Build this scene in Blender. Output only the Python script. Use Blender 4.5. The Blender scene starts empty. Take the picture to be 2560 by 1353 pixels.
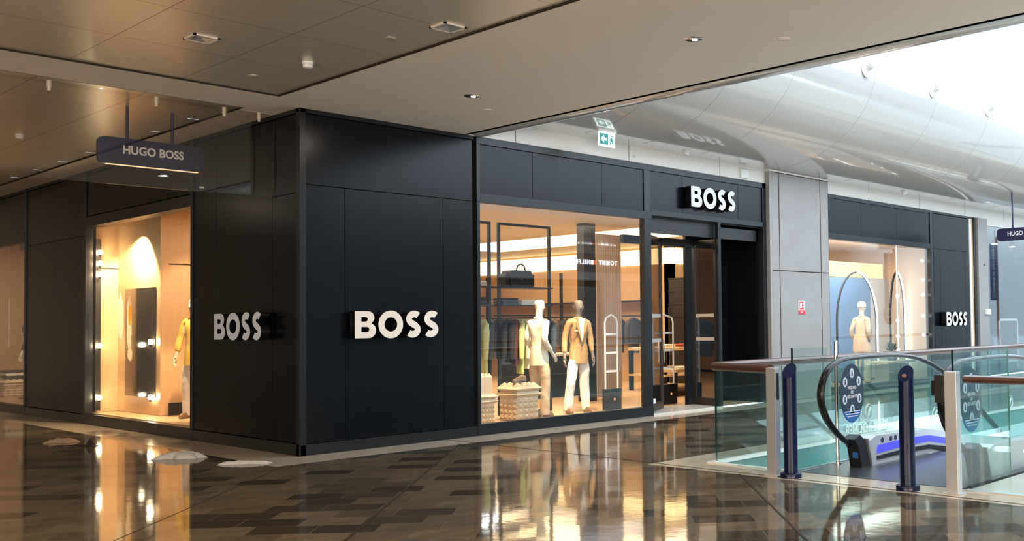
import bpy, bmesh, math, random
from mathutils import Vector, Matrix, noise
random.seed(7)
S = bpy.context.scene
COL = S.collection
PI = math.pi

# ------------------------------------------------------------------ camera
YAW, PITCH, ROLL, FPX = 0.7163, 0.0328, -0.0131, 2504.879
dF = Vector((math.sin(YAW), -math.cos(YAW), 0))
fwh = Vector((math.cos(YAW), math.sin(YAW), 0))
fw = fwh * math.cos(PITCH) + Vector((0, 0, math.sin(PITCH)))
up = -fwh * math.sin(PITCH) + Vector((0, 0, math.cos(PITCH)))
R = dF * math.cos(ROLL) + up * math.sin(ROLL)
U = -dF * math.sin(ROLL) + up * math.cos(ROLL)
cd = bpy.data.cameras.new('camera')
cam = bpy.data.objects.new('camera', cd)
COL.objects.link(cam)
m = Matrix.Identity(4)
for i in range(3):
    m[i][0] = R[i]; m[i][1] = U[i]; m[i][2] = -fw[i]
m[0][3], m[1][3], m[2][3] = -5.953, -11.057, 1.5
cam.matrix_world = m
cd.sensor_width = 36; cd.lens = FPX / 2560 * 36
cd.shift_x = -(1694.06 - 1280) / 2560
cd.shift_y = (725.736 - 676.5) / 2560
cd.clip_start = .05
S.camera = cam

# ------------------------------------------------------------------ world / exposure
S.view_settings.view_transform = 'Standard'
S.view_settings.look = 'None'
S.view_settings.gamma = 1
S.view_settings.use_curve_mapping = False
S.view_settings.exposure = 0.0
W = bpy.data.worlds.new('world'); S.world = W; W.use_nodes = True
bg = W.node_tree.nodes['Background']
bg.inputs[0].default_value = (.74, .87, 1, 1); bg.inputs[1].default_value = 5.0

def area(name, loc, sx, sy, power, col=(1, .8, .55), d=(0, 0, -1), spread=180, portal=False):
    l = bpy.data.lights.new(name, 'AREA'); l.shape = 'RECTANGLE'; l.size = sx; l.size_y = sy
    l.energy = power; l.color = col; l.spread = math.radians(spread)
    if portal: l.cycles.is_portal = True
    o = bpy.data.objects.new(name, l); COL.objects.link(o); o.location = loc
    o.rotation_euler = Vector(d).to_track_quat('-Z', 'Y').to_euler()
    return o
area('skylight_portal', (16.5, -8.5, 8.9), 28, 12, 1, portal=True)

def spot(name, loc, to, power, size=50, blend=.4, r=.04, col=(1, .72, .42)):
    l = bpy.data.lights.new(name, 'SPOT'); l.energy = power; l.color = col
    l.spot_size = math.radians(size); l.spot_blend = blend; l.shadow_soft_size = r
    o = bpy.data.objects.new(name, l); COL.objects.link(o); o.location = loc
    o.rotation_euler = (Vector(to) - Vector(loc)).to_track_quat('-Z', 'Y').to_euler()
    return o

WARM = (1, .79, .55); COOL = (1, .86, .68)
# corridor fill: unseen area lights added over the mall floor for ambient light
for i, (x, y, p) in enumerate([(-3, -8, 60), (-3.5, -4, 40), (-6, -1, 50), (-5, 4, 25), (-8, -8, 70), (-8, -3, 60), (-3, -12.5, 80), (1.0, -13, 80), (-4, 9, 20), (.8, -9, 50)]):
    area('corridor_fill', (x, y, 4.05), .5, .5, p, (1, .84, .66))
# fill lights added out of view, tilted up to brighten the ceiling
area('ceiling_fill', (-6, -16.6, 2.0), 10, 2.6, 820, (1, .92, .82), (0, 1, .45))
area('ceiling_fill', (-11.6, -9, 2.0), 10, 2.6, 720, (1, .82, .60), (1, 0, .45))
# shop interiors
area('store_light', (5.5, 4.0, 3.4), 4.5, 4, 300, WARM)
area('store_light', (11.0, 3.0, 3.4), 4, 3, 150, WARM)
area('store_light', (10.5, 8.5, 3.4), 3, 6, 160, WARM)
area('display_light', (1.6, 3.6, 3.3), 1.6, 1.0, 55, WARM)
area('display_light', (.9, 11.2, 3.3), 1.0, 2.6, 40, WARM)
area('display_light', (14.6, 1.8, 3.3), 4, 1.6, 170, (1, .93, .86))
spot('display_spot', (4.3, .45, 3.3), (4.75, 1.2, 1.5), 1100, 34, .5)
spot('display_spot', (5.0, .35, 3.3), (5.7, 1.3, 1.0), 800, 38, .5)
spot('display_spot', (3.6, .5, 3.3), (3.66, 1.2, .6), 700, 22, .5)
spot('display_spot', (4.6, .6, 3.3), (4.3, 1.2, .4), 260, 24, .5)
spot('display_spot', (14.2, .5, 3.3), (14.7, 1.2, 1.3), 420, 36, .5)
spot('display_spot', (.30, 5.75, 2.98), (.5, 5.90, 2.52), 620, 120, .3)
spot('display_spot', (.35, 3.6, 3.2), (.62, 4.4, 1.3), 500, 36, .5)
spot('display_spot', (.5, 4.0, 3.3), (1.2, 5.2, 1.4), 150, 60, .6)
spot('display_spot', (.3, 11.0, 3.3), (.7, 12.3, 1.2), 150, 40, .5)
area('neighbour_light', (24, 3, 3.3), 6, 4, 45, (1, .95, .88))
area('lower_light', (12, -8, -.6), 14, 5, 200, (1, .97, .92))

# ------------------------------------------------------------------ materials
def mat(name, col, rough=.5, metal=0, spec=.5, em=None, es=0, coat=0, coatr=.03, trans=0):
    M = bpy.data.materials.new(name); M.use_nodes = True
    b = M.node_tree.nodes['Principled BSDF']
    b.inputs['Base Color'].default_value = (*col, 1)
    b.inputs['Roughness'].default_value = rough
    b.inputs['Metallic'].default_value = metal
    b.inputs['Specular IOR Level'].default_value = spec
    b.inputs['Coat Weight'].default_value = coat
    b.inputs['Coat Roughness'].default_value = coatr
    if em: b.inputs['Emission Color'].default_value = (*em, 1); b.inputs['Emission Strength'].default_value = es
    return M

def N(M, t, **k):
    n = M.node_tree.nodes.new(t)
    for a, v in k.items():
        if a in n.inputs: n.inputs[a].default_value = v
        else: setattr(n, a, v)
    return n

def noise_mat(name, c1, c2, scale=8, rough=.5, stretch=(1, 1, 1), detail=4, bump=0, **k):
    M = mat(name, c1, rough, **k); L = M.node_tree.links
    b = M.node_tree.nodes['Principled BSDF']
    tc = N(M, 'ShaderNodeTexCoord'); mp = N(M, 'ShaderNodeMapping'); mp.inputs['Scale'].default_value = stretch
    nz = N(M, 'ShaderNodeTexNoise'); nz.inputs['Scale'].default_value = scale; nz.inputs['Detail'].default_value = detail
    cr = N(M, 'ShaderNodeValToRGB'); cr.color_ramp.elements[0].position = .3; cr.color_ramp.elements[1].position = .7
    cr.color_ramp.elements[0].color = (*c1, 1); cr.color_ramp.elements[1].color = (*c2, 1)
    L.new(tc.outputs['Object'], mp.inputs[0]); L.new(mp.outputs[0], nz.inputs['Vector'])
    L.new(nz.outputs['Fac'], cr.inputs[0]); L.new(cr.outputs[0], b.inputs['Base Color'])
    if bump:
        bp = N(M, 'ShaderNodeBump'); bp.inputs['Strength'].default_value = bump; bp.inputs['Distance'].default_value = .01
        L.new(nz.outputs['Fac'], bp.inputs['Height']); L.new(bp.outputs[0], b.inputs['Normal'])
    return M

def glass_mat(name, tint=(1, 1, 1), refl=1.0, f0=.04, rough=0.0):
    M = bpy.data.materials.new(name); M.use_nodes = True; T = M.node_tree; L = T.links
    T.nodes.clear()
    out = T.nodes.new('ShaderNodeOutputMaterial'); mix = T.nodes.new('ShaderNodeMixShader')
    tr = T.nodes.new('ShaderNodeBsdfTransparent'); tr.inputs[0].default_value = (*tint, 1)
    gl = T.nodes.new('ShaderNodeBsdfGlossy'); gl.inputs['Roughness'].default_value = rough
    gl.inputs[0].default_value = (.95, .97, 1, 1)
    lw = T.nodes.new('ShaderNodeLayerWeight'); lw.inputs[0].default_value = .5
    p = T.nodes.new('ShaderNodeMath'); p.operation = 'POWER'; p.inputs[1].default_value = 5
    a = T.nodes.new('ShaderNodeMath'); a.operation = 'MULTIPLY_ADD'; a.inputs[1].default_value = (1 - f0) * refl; a.inputs[2].default_value = f0 * refl
    L.new(lw.outputs['Facing'], p.inputs[0]); L.new(p.outputs[0], a.inputs[0]); L.new(a.outputs[0], mix.inputs[0])
    L.new(tr.outputs[0], mix.inputs[1]); L.new(gl.outputs[0], mix.inputs[2]); L.new(mix.outputs[0], out.inputs[0])
    return M

def wood_mat(name, c1, c2, axis='z', scale=3, rough=.45, **k):
    st = {'z': (9, 9, .6), 'x': (.6, 9, 9), 'y': (9, .6, 9)}[axis]
    return noise_mat(name, c1, c2, scale, rough, st, 5, **k)

def floor_mat():
    M = mat('mall_tiles', (.1, .08, .06), .06, spec=.42); T = M.node_tree; L = T.links
    b = T.nodes['Principled BSDF']
    tc = N(M, 'ShaderNodeTexCoord'); mp = N(M, 'ShaderNodeMapping'); mp.inputs['Rotation'].default_value = (0, 0, PI / 4)
    L.new(tc.outputs['Object'], mp.inputs[0])
    br = N(M, 'ShaderNodeTexBrick'); br.offset = .37; br.offset_frequency = 2; br.squash = 1.0
    br.inputs['Color1'].default_value = (.0, .0, .0, 1); br.inputs['Color2'].default_value = (1, 1, 1, 1)
    br.inputs['Mortar'].default_value = (.5, .5, .5, 1)
    br.inputs['Scale'].default_value = 1; br.inputs['Brick Width'].default_value = .47; br.inputs['Row Height'].default_value = .30
    br.inputs['Mortar Size'].default_value = .003; br.inputs['Bias'].default_value = 0
    L.new(mp.outputs[0], br.inputs['Vector'])
    cr = N(M, 'ShaderNodeValToRGB'); e = cr.color_ramp.elements
    e[0].position = 0; e[0].color = (.046, .034, .022, 1); e[1].position = 1; e[1].color = (.165, .122, .074, 1)
    q = e.new(.32); q.color = (.070, .052, .033, 1); q = e.new(.42); q.color = (.122, .090, .056, 1); q = e.new(.72); q.color = (.145, .107, .067, 1)
    L.new(br.outputs['Color'], cr.inputs[0])
    nz = N(M, 'ShaderNodeTexNoise'); nz.inputs['Scale'].default_value = 2.4; nz.inputs['Detail'].default_value = 6
    m2 = N(M, 'ShaderNodeMapping'); m2.inputs['Rotation'].default_value = (0, 0, PI / 4); m2.inputs['Scale'].default_value = (1, 3, 1)
    L.new(tc.outputs['Object'], m2.inputs[0]); L.new(m2.outputs[0], nz.inputs['Vector'])
    mx = N(M, 'ShaderNodeMix', data_type='RGBA', blend_type='MULTIPLY'); mx.inputs[0].default_value = .7
    c2 = N(M, 'ShaderNodeValToRGB'); c2.color_ramp.elements[0].position = .25; c2.color_ramp.elements[0].color = (.55, .55, .55, 1)
    c2.color_ramp.elements[1].position = .75; c2.color_ramp.elements[1].color = (1.25, 1.2, 1.1, 1)
    L.new(nz.outputs['Fac'], c2.inputs[0])
    L.new(cr.outputs[0], mx.inputs[6]); L.new(c2.outputs[0], mx.inputs[7])
    # pale grout where mortar
    m3 = N(M, 'ShaderNodeMix', data_type='RGBA'); L.new(br.outputs['Fac'], m3.inputs[0]); L.new(mx.outputs[2], m3.inputs[6])
    m3.inputs[7].default_value = (.19, .15, .11, 1); L.new(m3.outputs[2], b.inputs['Base Color'])
    bn = N(M, 'ShaderNodeTexNoise'); bn.inputs['Scale'].default_value = 5; bn.inputs['Detail'].default_value = 3
    L.new(tc.outputs['Object'], bn.inputs['Vector'])
    bp = N(M, 'ShaderNodeBump'); bp.inputs['Strength'].default_value = .04; bp.inputs['Distance'].default_value = .02
    L.new(bn.outputs['Fac'], bp.inputs['Height']); L.new(bp.outputs[0], b.inputs['Normal'])
    L.new(bp.outputs[0], b.inputs['Coat Normal'])
    return M

M_floor = floor_mat()
M_strip = noise_mat('pale_stone', (.50, .41, .30), (.58, .48, .36), 3, .12, spec=.5)
M_strip2 = noise_mat('light_stone', (.62, .58, .50), (.68, .64, .56), 3, .15, spec=.5)
M_ceil = noise_mat('painted_plaster', (.76, .69, .60), (.79, .715, .62), 1.5, .6, spec=.3)
M_tray = noise_mat('ceiling_metal', (.62, .55, .44), (.66, .585, .47), 1.2, .3, spec=.6, metal=.3)
M_joint = mat('shadow_gap', (.035, .028, .02), .8, spec=.1)
M_soffit = mat('gloss_white_soffit', (.56, .545, .52), .2, spec=.9, coat=1, coatr=.04)
M_band = mat('off_white_band', (.78, .75, .70), .35)
M_black = noise_mat('black_panel', (.0018, .0027, .0050), (.0026, .0038, .0066), 5, .24, (1, 1, 1), 6, spec=.27)
M_frame = mat('anthracite_frame', (.010, .012, .015), .3, spec=.4)
M_dark = mat('matt_black', (.008, .008, .009), .45)
M_pillar = noise_mat('grey_cladding', (.315, .295, .285), (.34, .32, .31), 2.5, .4, (1, 1, 2))
M_white = mat('white_paint', (.85, .85, .84), .4)
M_letter = mat('letter_face', (.74, .74, .76), .35)
M_lside = mat('letter_side', (.006, .006, .007), .35)
M_navy = mat('navy_enamel', (.0018, .0075, .042), .2, spec=.4)
M_navys = mat('navy_sign', (.018, .02, .075), .4)
M_steel = mat('brushed_steel', (.62, .65, .70), .34, metal=.7)
M_chrome = mat('chrome', (.8, .8, .82), .12, metal=1)
M_rail = noise_mat('varnished_wood', (.055, .018, .009), (.085, .030, .015), 4, .3, (1, 6, 6), coat=.15)
M_rubber = mat('black_rubber', (.008, .008, .009), .22, spec=.3)
M_glass = glass_mat('shop_glass', (.97, .98, .98), 1.9)
M_glass2 = glass_mat('side_glass', (.98, .98, .98), .7)
M_green = glass_mat('green_glass', (.90, .965, .95), 1.2)
M_edge = mat('glass_edge', (.10, .30, .26), .1, spec=.8)
M_edged = mat('dark_glass_edge', (.004, .02, .018), .1, spec=.8)
M_screen = glass_mat('smoke_screen', (.965, .955, .94), 1.0)
M_wood = wood_mat('oak_veneer', (.58, .37, .19), (.66, .44, .24), 'z')
M_wood2 = wood_mat('walnut_slats', (.30, .15, .06), (.40, .21, .09), 'z')
M_floorw = wood_mat('oak_floor', (.46, .29, .15), (.56, .37, .20), 'x')
M_inceil = mat('shop_ceiling', (.74, .69, .62), .6)
M_inwall = mat('shop_wall', (.75, .62, .46), .6)
M_cream = mat('cream_mannequin', (.82, .76, .62), .4)
M_grey_m = mat('grey_mannequin', (.20, .175, .155), .4)
M_cloth_w = noise_mat('white_cloth', (.80, .77, .72), (.86, .83, .78), 12, .85)
M_cloth_c = noise_mat('cream_cloth', (.82, .78, .62), (.88, .84, .68), 12, .85)
M_tan = noise_mat('tan_cloth', (.44, .27, .12), (.52, .33, .16), 30, .85)
M_beige = noise_mat('beige_cloth', (.62, .48, .34), (.68, .53, .38), 20, .85)
M_lime = mat('pale_green_cloth', (.58, .66, .30), .85)
M_peach = mat('peach_cloth', (.70, .47, .33), .85)
M_slate = mat('slate_cloth', (.06, .065, .075), .85)
M_maroon = mat('maroon_cloth', (.10, .02, .015), .85)
M_blackc = mat('black_cloth', (.012, .012, .013), .8)
M_blue = mat('blue_cloth', (.07, .11, .16), .85)
M_red = mat('red_cloth', (.38, .05, .02), .85)
M_yellow = mat('yellow_cloth', (.85, .58, .12), .85)
M_pink = mat('pink_cloth', (.5, .18, .14), .85)
M_stud = noise_mat('pale_timber', (.68, .54, .36), (.74, .60, .42), 6, .6)
M_paper = mat('white_card', (.8, .8, .8), .6)
M_shoe = mat('tan_leather', (.22, .13, .07), .45)
M_sole = mat('dark_sole', (.03, .025, .02), .6)
M_bluelit = mat('blue_light', (.02, .02, .15), .4, em=(.07, .08, 1), es=1.0)
M_bulb = mat('bulb', (1, .9, .7), .3, em=(1, .80, .48), es=90)
M_cove = mat('cove_glow', (1, .8, .5), .5, em=(1, .74, .36), es=3.0)
M_white_em = mat('lit_white', (1, 1, 1), .5, em=(.9, .97, 1), es=2.2)
M_led = mat('led_white', (1, 1, 1), .4, em=(1, .97, .9), es=8)
M_lamp = mat('lamp_glow', (1, 1, 1), .4, em=(1, .88, .72), es=9)
M_green_s = mat('exit_green', (.0, .22, .20), .4, em=(0, .35, .32), es=.35)
M_exitw = mat('exit_white', (.9, .9, .9), .4, em=(.85, 1, .96), es=1.4)
M_teal = mat('teal_fascia', (.10, .24, .22), .25)
M_plate = noise_mat('ribbed_plate', (.07, .075, .085), (.11, .115, .13), 60, .3, (1, 14, 1), metal=.7)
M_disc = mat('disc_navy', (.010, .028, .060), .4)
M_discb = mat('disc_blue', (.02, .12, .40), .4)
M_mirror = mat('dark_glass_panel', (.035, .028, .02), .08, spec=.7)
M_skin_w = mat('fire_red', (.7, .04, .06), .4)
M_redlit = mat('red_led', (1, .1, .05), .4, em=(1, .15, .05), es=4)
M_shutter = noise_mat('shutter_grey', (.10, .11, .13), (.30, .31, .33), 10, .5, (0.01, .01, 4.0), 0)
M_bluewall = mat('pale_blue_shop_wall', (.36, .45, .56), .6)
M_white_cer = mat('white_wall', (.8, .8, .79), .6)
M_banner = mat('banner_navy', (.03, .05, .20), .7)
M_bannerr = mat('sign_brown', (.22, .07, .05), .6)
M_decal_w = mat('decal_white', (.8, .78, .72), .7)
M_leaf = mat('leaf_green', (.03, .07, .02), .5)

# ------------------------------------------------------------------ mesh helpers
class MB:
    def __init__(s): s.bm = bmesh.new(); s.mi = 0
    def _new(s, n0):
        s.bm.faces.ensure_lookup_table()
        for f in s.bm.faces[n0:]: f.material_index = s.mi
    def box(s, x0, x1, y0, y1, z0, z1, M=None):
        n = len(s.bm.faces)
        v = [s.bm.verts.new(Vector(p)) for p in ((x0, y0, z0), (x1, y0, z0), (x1, y1, z0), (x0, y1, z0), (x0, y0, z1), (x1, y0, z1), (x1, y1, z1), (x0, y1, z1))]
        if M: 
            for q in v: q.co = M @ q.co
        for f in ((0, 3, 2, 1), (4, 5, 6, 7), (0, 1, 5, 4), (1, 2, 6, 5), (2, 3, 7, 6), (3, 0, 4, 7)): s.bm.faces.new([v[i] for i in f])
        s._new(n); return s
    def prism(s, pts, a, b, ax='y'):
        """closed outline extruded along an axis: pts are (u,v) in the other two axes"""
        n = len(s.bm.faces)
        def P(u, v, w): return {'y': (u, w, v), 'x': (w, u, v), 'z': (u, v, w)}[ax]
        A = [s.bm.verts.new(P(u, v, a)) for u, v in pts]; B = [s.bm.verts.new(P(u, v, b)) for u, v in pts]
        k = len(pts)
        s.bm.faces.new(A); s.bm.faces.new(B[::-1])
        for i in range(k): s.bm.faces.new((A[i], B[i], B[(i + 1) % k], A[(i + 1) % k]))
        s._new(n); return s
    def tube(s, pts, r, seg=12, caps=True, closed=False, rz=None, side=None):
        n = len(s.bm.faces); pts = [Vector(p) for p in pts]; rings = []
        K = len(pts)
        for i, p in enumerate(pts):
            a = pts[(i - 1) % K] if (closed or i > 0) else pts[i]
            b = pts[(i + 1) % K] if (closed or i < K - 1) else pts[i]
            t = (b - a).normalized()
            ref = Vector((0, 0, 1)) if abs(t.z) < .95 else Vector((0, 1, 0))
            u = Vector(side) if side else t.cross(ref).normalized()
            w = u.cross(t)
            rr = r[i] if isinstance(r, (list, tuple)) else r
            r2 = rz if rz else rr
            rings.append([s.bm.verts.new(p + u * rr * math.cos(2 * PI * j / seg) + w * r2 * math.sin(2 * PI * j / seg)) for j in range(seg)])
        for i in range(K if closed else K - 1):
            A, B = rings[i], rings[(i + 1) % K]
            for j in range(seg): s.bm.faces.new((A[j], A[(j + 1) % seg], B[(j + 1) % seg], B[j]))
        if caps and not closed:
            s.bm.faces.new(rings[0][::-1]); s.bm.faces.new(rings[-1])
        s._new(n); return s
    def cyl(s, x, y, z0, z1, r, seg=24, r2=None):
        return s.tube([(x, y, z0), (x, y, z1)], [r, r if r2 is None else r2], seg)
    def lathe(s, prof, c=(0, 0, 0), seg=24, ex=1, ey=1):
        n = len(s.bm.faces); c = Vector(c)
        rings = [[s.bm.verts.new(c + Vector((r * ex * math.cos(2 * PI * j / seg), r * ey * math.sin(2 * PI * j / seg), z))) for j in range(seg)] for r, z in prof]
        for A, B in zip(rings, rings[1:]):
            for j in range(seg): s.bm.faces.new((A[j], A[(j + 1) % seg], B[(j + 1) % seg], B[j]))
        s.bm.faces.new(rings[0][::-1]); s.bm.faces.new(rings[-1]); s._new(n); return s
    def quad(s, *p):
        n = len(s.bm.faces); s.bm.faces.new([s.bm.verts.new(Vector(q)) for q in p]); s._new(n); return s
    def build(s, name, mats, parent=None, smooth=False, bevel=0, M=None):
        bm = s.bm
        if M: bmesh.ops.transform(bm, matrix=M, verts=bm.verts)
        bmesh.ops.recalc_face_normals(bm, faces=bm.faces)
        if bevel: bmesh.ops.bevel(bm, geom=[e for e in bm.edges if e.is_manifold and e.calc_face_angle(0) > .6], offset=bevel, segments=2, affect='EDGES', profile=.7)
        me = bpy.data.meshes.new(name); bm.to_mesh(me); bm.free()
        for q in (mats if isinstance(mats, (list, tuple)) else [mats]): me.materials.append(q)
        if smooth:
            me.polygons.foreach_set('use_smooth', [True] * len(me.polygons))
            try: me.set_sharp_from_angle(angle=math.radians(40))
            except Exception: pass
        o = bpy.data.objects.new(name, me); COL.objects.link(o)
        if parent:
            o.parent = parent
            o.matrix_parent_inverse = Matrix.Translation(-parent.location) if parent.type == 'EMPTY' and parent.rotation_euler.z == 0 else parent.matrix_basis.inverted()
        return o

def tag(o, label=None, cat=None, group=None, kind=None):
    if label: o['label'] = label
    if cat: o['category'] = cat
    if group: o['group'] = group
    if kind: o['kind'] = kind
    return o
def struct(o, label=None):
    o['kind'] = 'structure'
    if label: o['label'] = label
    return o
def thing(name, label, cat, loc=(0, 0, 0), group=None):
    o = bpy.data.objects.new(name, None); COL.objects.link(o); o.location = loc; o.empty_display_size = .1
    return tag(o, label, cat, group)
def dup(root, off, label, group=None):
    r = root.copy(); COL.objects.link(r); r.location = Vector(root.location) + Vector(off); r['label'] = label
    if group: r['group'] = group
    for ch in list(root.children):
        c = ch.copy(); COL.objects.link(c); c.parent = r
        for g in ch.children:
            d = g.copy(); COL.objects.link(d); d.parent = c
    return r
def box(name, x0, x1, y0, y1, z0, z1, mt, parent=None, bevel=0):
    return MB().box(x0, x1, y0, y1, z0, z1).build(name, mt, parent, bevel=bevel)

FRONT = Matrix(((1, 0, 0, 0), (0, 0, -1, 0), (0, 1, 0, 0), (0, 0, 0, 1)))       # faces -Y
LEFT = Matrix(((0, 0, -1, 0), (-1, 0, 0, 0), (0, 1, 0, 0), (0, 0, 0, 1)))       # faces -X, reads towards -Y
BACK = Matrix(((-1, 0, 0, 0), (0, 0, 1, 0), (0, 1, 0, 0), (0, 0, 0, 1)))        # faces +Y

def curve_mesh(cu):
    o = bpy.data.objects.new('tmp', cu); COL.objects.link(o)
    dg = bpy.context.evaluated_depsgraph_get()
    me = bpy.data.meshes.new_from_object(o.evaluated_get(dg))
    bpy.data.objects.remove(o); return me
def outline_mesh(loops, depth):
    cu = bpy.data.curves.new('c', 'CURVE'); cu.dimensions = '2D'; cu.fill_mode = 'BOTH'; cu.extrude = depth / 2
    for L in loops:
        sp = cu.splines.new('POLY'); sp.points.add(len(L) - 1)
        for p, q in zip(sp.points, L): p.co = (q[0], q[1], 0, 1)
        sp.use_cyclic_u = True
    return curve_mesh(cu)
def text(name, body, size, mt, M, depth=.002, bold=.0, align='CENTER', parent=None, sx=1.0, spacing=1.0):
    cu = bpy.data.curves.new('t', 'FONT'); cu.body = body; cu.size = size; cu.extrude = depth; cu.offset = bold
    cu.align_x = align; cu.align_y = 'CENTER'; cu.space_character = spacing; cu.resolution_u = 3
    me = curve_mesh(cu); me.name = name
    me.transform(M @ Matrix.Diagonal((sx, 1, 1, 1)))
    me.materials.clear(); me.materials.append(mt)
    o = bpy.data.objects.new(name, me); COL.objects.link(o)
    if parent: o.parent = parent; o.matrix_parent_inverse = parent.matrix_basis.inverted() if parent.type != 'EMPTY' else Matrix.Translation(-parent.location)
    return o

# ---- the block letters of the shop sign
def arc(cx, cy, rx, ry, a0, a1, n=14):
    return [(cx + rx * math.cos(math.radians(a0 + (a1 - a0) * i / n)), cy + ry * math.sin(math.radians(a0 + (a1 - a0) * i / n))) for i in range(n + 1)]
def letter_B():
    out = [(0, 0), (.55, 0)] + arc(.57, .285, .31, .285, -80, 68, 14) + arc(.53, .76, .28, .24, -50, 88, 12) + [(.5, 1), (0, 1)]
    h1 = [(.27, .615), (.44, .615)] + arc(.45, .70, .085, .085, -80, 80, 8) + [(.44, .785), (.27, .785)]
    h2 = [(.27, .225), (.49, .225)] + arc(.50, .32, .095, .095, -80, 80, 8) + [(.49, .415), (.27, .415)]
    return [out, h1, h2], .88
def letter_O():
    return [arc(.535, .5, .535, .525, 0, 351, 40), arc(.535, .5, .275, .27, 0, 350, 36)], 1.07
def letter_S():
    t = .255
    P = arc(.40, .700, .235, .195, 42, 205, 18)[:-1] + [(.23, .575), (.33, .51), (.43, .465), (.49, .42)] + arc(.325, .300, .235, .190, 20, -138, 18)[1:]
    A, B = [], []
    for i, p in enumerate(P):
        a = Vector(P[max(i - 1, 0)]); b = Vector(P[min(i + 1, len(P) - 1)]); d = (b - a).normalized(); n = Vector((-d.y, d.x)) * t / 2
        A.append((p[0] + n.x, p[1] + n.y)); B.append((p[0] - n.x, p[1] - n.y))
    return [A + B[::-1]], .72
GLY = {'B': letter_B(), 'O': letter_O(), 'S': letter_S()}
LM = {}
for k, (loops, w) in GLY.items():
    me = outline_mesh(loops, 1.0); me.name = 'letter_' + k; LM[k] = me
def shop_sign(loc, M, h, depth, label, facemat=None, wscale=1.0):
    t = thing('shop_sign', label, 'sign', loc, 'raised four letter shop signs on the black shopfront')
    x = 0
    for ch in 'BOSS':
        me = LM[ch].copy()
        me.transform(Matrix.Translation(loc) @ M @ Matrix.Translation((x, 0, 0)) @ Matrix.Diagonal((h * wscale, h, depth, 1)))
        me.materials.clear(); me.materials.append(M_lside); me.materials.append(facemat or M_letter)
        me.update()
        nrm = (M.to_3x3() @ Vector((0, 0, 1))).normalized()
        for p in me.polygons:
            if p.normal.dot(nrm) > .9: p.material_index = 1
        o = bpy.data.objects.new('letter', me); COL.objects.link(o); o.parent = t
        o.matrix_parent_inverse = Matrix.Translation(-Vector(loc))
        x += (GLY[ch][1] + .1) * h * wscale
    return t

# ---- skinned figures
def skin(name, V, E, Rd, mt, parent=None, sub=2, M=None, scale=1.0, cut=None, wr=0):
    me = bpy.data.meshes.new(name); me.from_pydata([Vector(v) for v in V], E, [])
    o = bpy.data.objects.new(name, me); COL.objects.link(o)
    md = o.modifiers.new('s', 'SKIN'); md.use_smooth_shade = True
    for i, r in enumerate(Rd):
        r = r if isinstance(r, (tuple, list)) else (r, r)
        me.skin_vertices[0].data[i].radius = (r[0] * scale, r[1] * scale)
    me.skin_vertices[0].data[0].use_root = True
    sb = o.modifiers.new('u', 'SUBSURF'); sb.levels = sub; sb.render_levels = sub
    dg = bpy.context.evaluated_depsgraph_get()
    me2 = bpy.data.meshes.new_from_object(o.evaluated_get(dg)); bpy.data.objects.remove(o)
    me2.name = name
    if wr:   # cloth folds pushed into the surface
        nn_ = [v.normal.copy() for v in me2.vertices]
        for v, n_ in zip(me2.vertices, nn_):
            p_ = v.co; f_ = noise.noise(Vector((p_.x * 9, p_.y * 9, p_.z * 5 + p_.x * 7))) + .6 * noise.noise(Vector((p_.x * 20 + 5, p_.y * 20, p_.z * 13)))
            v.co += n_ * f_ * wr
    if cut is not None:
        b_ = bmesh.new(); b_.from_mesh(me2)
        bmesh.ops.bisect_plane(b_, geom=b_.verts[:] + b_.edges[:] + b_.faces[:], plane_co=(0, 0, cut), plane_no=(0, 0, -1), clear_outer=True)
        bmesh.ops.holes_fill(b_, edges=[e for e in b_.edges if e.is_boundary], sides=0)
        b_.to_mesh(me2); b_.free()
    if M: me2.transform(M)
    me2.materials.clear(); me2.materials.append(mt)
    me2.polygons.foreach_set('use_smooth', [True] * len(me2.polygons))
    o = bpy.data.objects.new(name, me2); COL.objects.link(o)
    if parent: o.parent = parent; o.matrix_parent_inverse = Matrix.Translation(-parent.location)
    return o

# ================================================================== THE SETTING
ZC = 4.10
# floor with the stair void left open
f = MB()
F = [(-12, 1.92, -17, 16), (1.92, 3.0, 0, 3)]
f.quad((-12, -17, 0), (1.92, -17, 0), (1.92, -.6, 0), (-12, -.6, 0))
f.quad((-12, -.6, 0), (-.6, -.6, 0), (-.6, 16, 0), (-12, 16, 0))
f.quad((1.92, -3.75, 0), (34, -3.75, 0), (34, -.6, 0), (1.92, -.6, 0))
f.quad((2.0, -17, 0), (34, -17, 0), (34, -12, 0), (2.0, -12, 0))
struct(f.build('floor', M_floor))
s = MB()
s.quad((-.6, -.6, 0), (34, -.6, 0), (34, .02, 0), (-.6, .02, 0))
s.quad((-.6, .02, 0), (.02, .02, 0), (.02, 16, 0), (-.6, 16, 0))
s.quad((1.92, -17, 0), (2.40, -17, 0), (2.40, -3.75, 0), (1.92, -3.75, 0))
s.quad((2.40, -4.22, 0), (34, -4.22, 0), (34, -3.75, 0), (2.40, -3.75, 0))
s.quad((2.40, -12.0, 0), (34, -12.0, 0), (34, -11.6, 0), (2.40, -11.6, 0))
struct(s.build('trim_1', M_strip))
# dark movement joints let into the floor
j = MB()
def joint(x0, y0, x1, y1, w=.012):
    d = Vector((x1 - x0, y1 - y0)).normalized(); n = Vector((-d.y, d.x)) * w
    j.quad((x0 + n.x, y0 + n.y, .0025), (x1 + n.x, y1 + n.y, .0025), (x1 - n.x, y1 - n.y, .0025), (x0 - n.x, y0 - n.y, .0025))
joint(1.86, -.55, -4.4, -6.9, .010); joint(2.05, -.0, 1.93, -17, .008); joint(1.95, -4.95, -2.6, -9.7, .009)
joint(-.47, -.58, -4.5, -4.6, .004)
struct(j.build('trim_2', M_joint))
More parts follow.
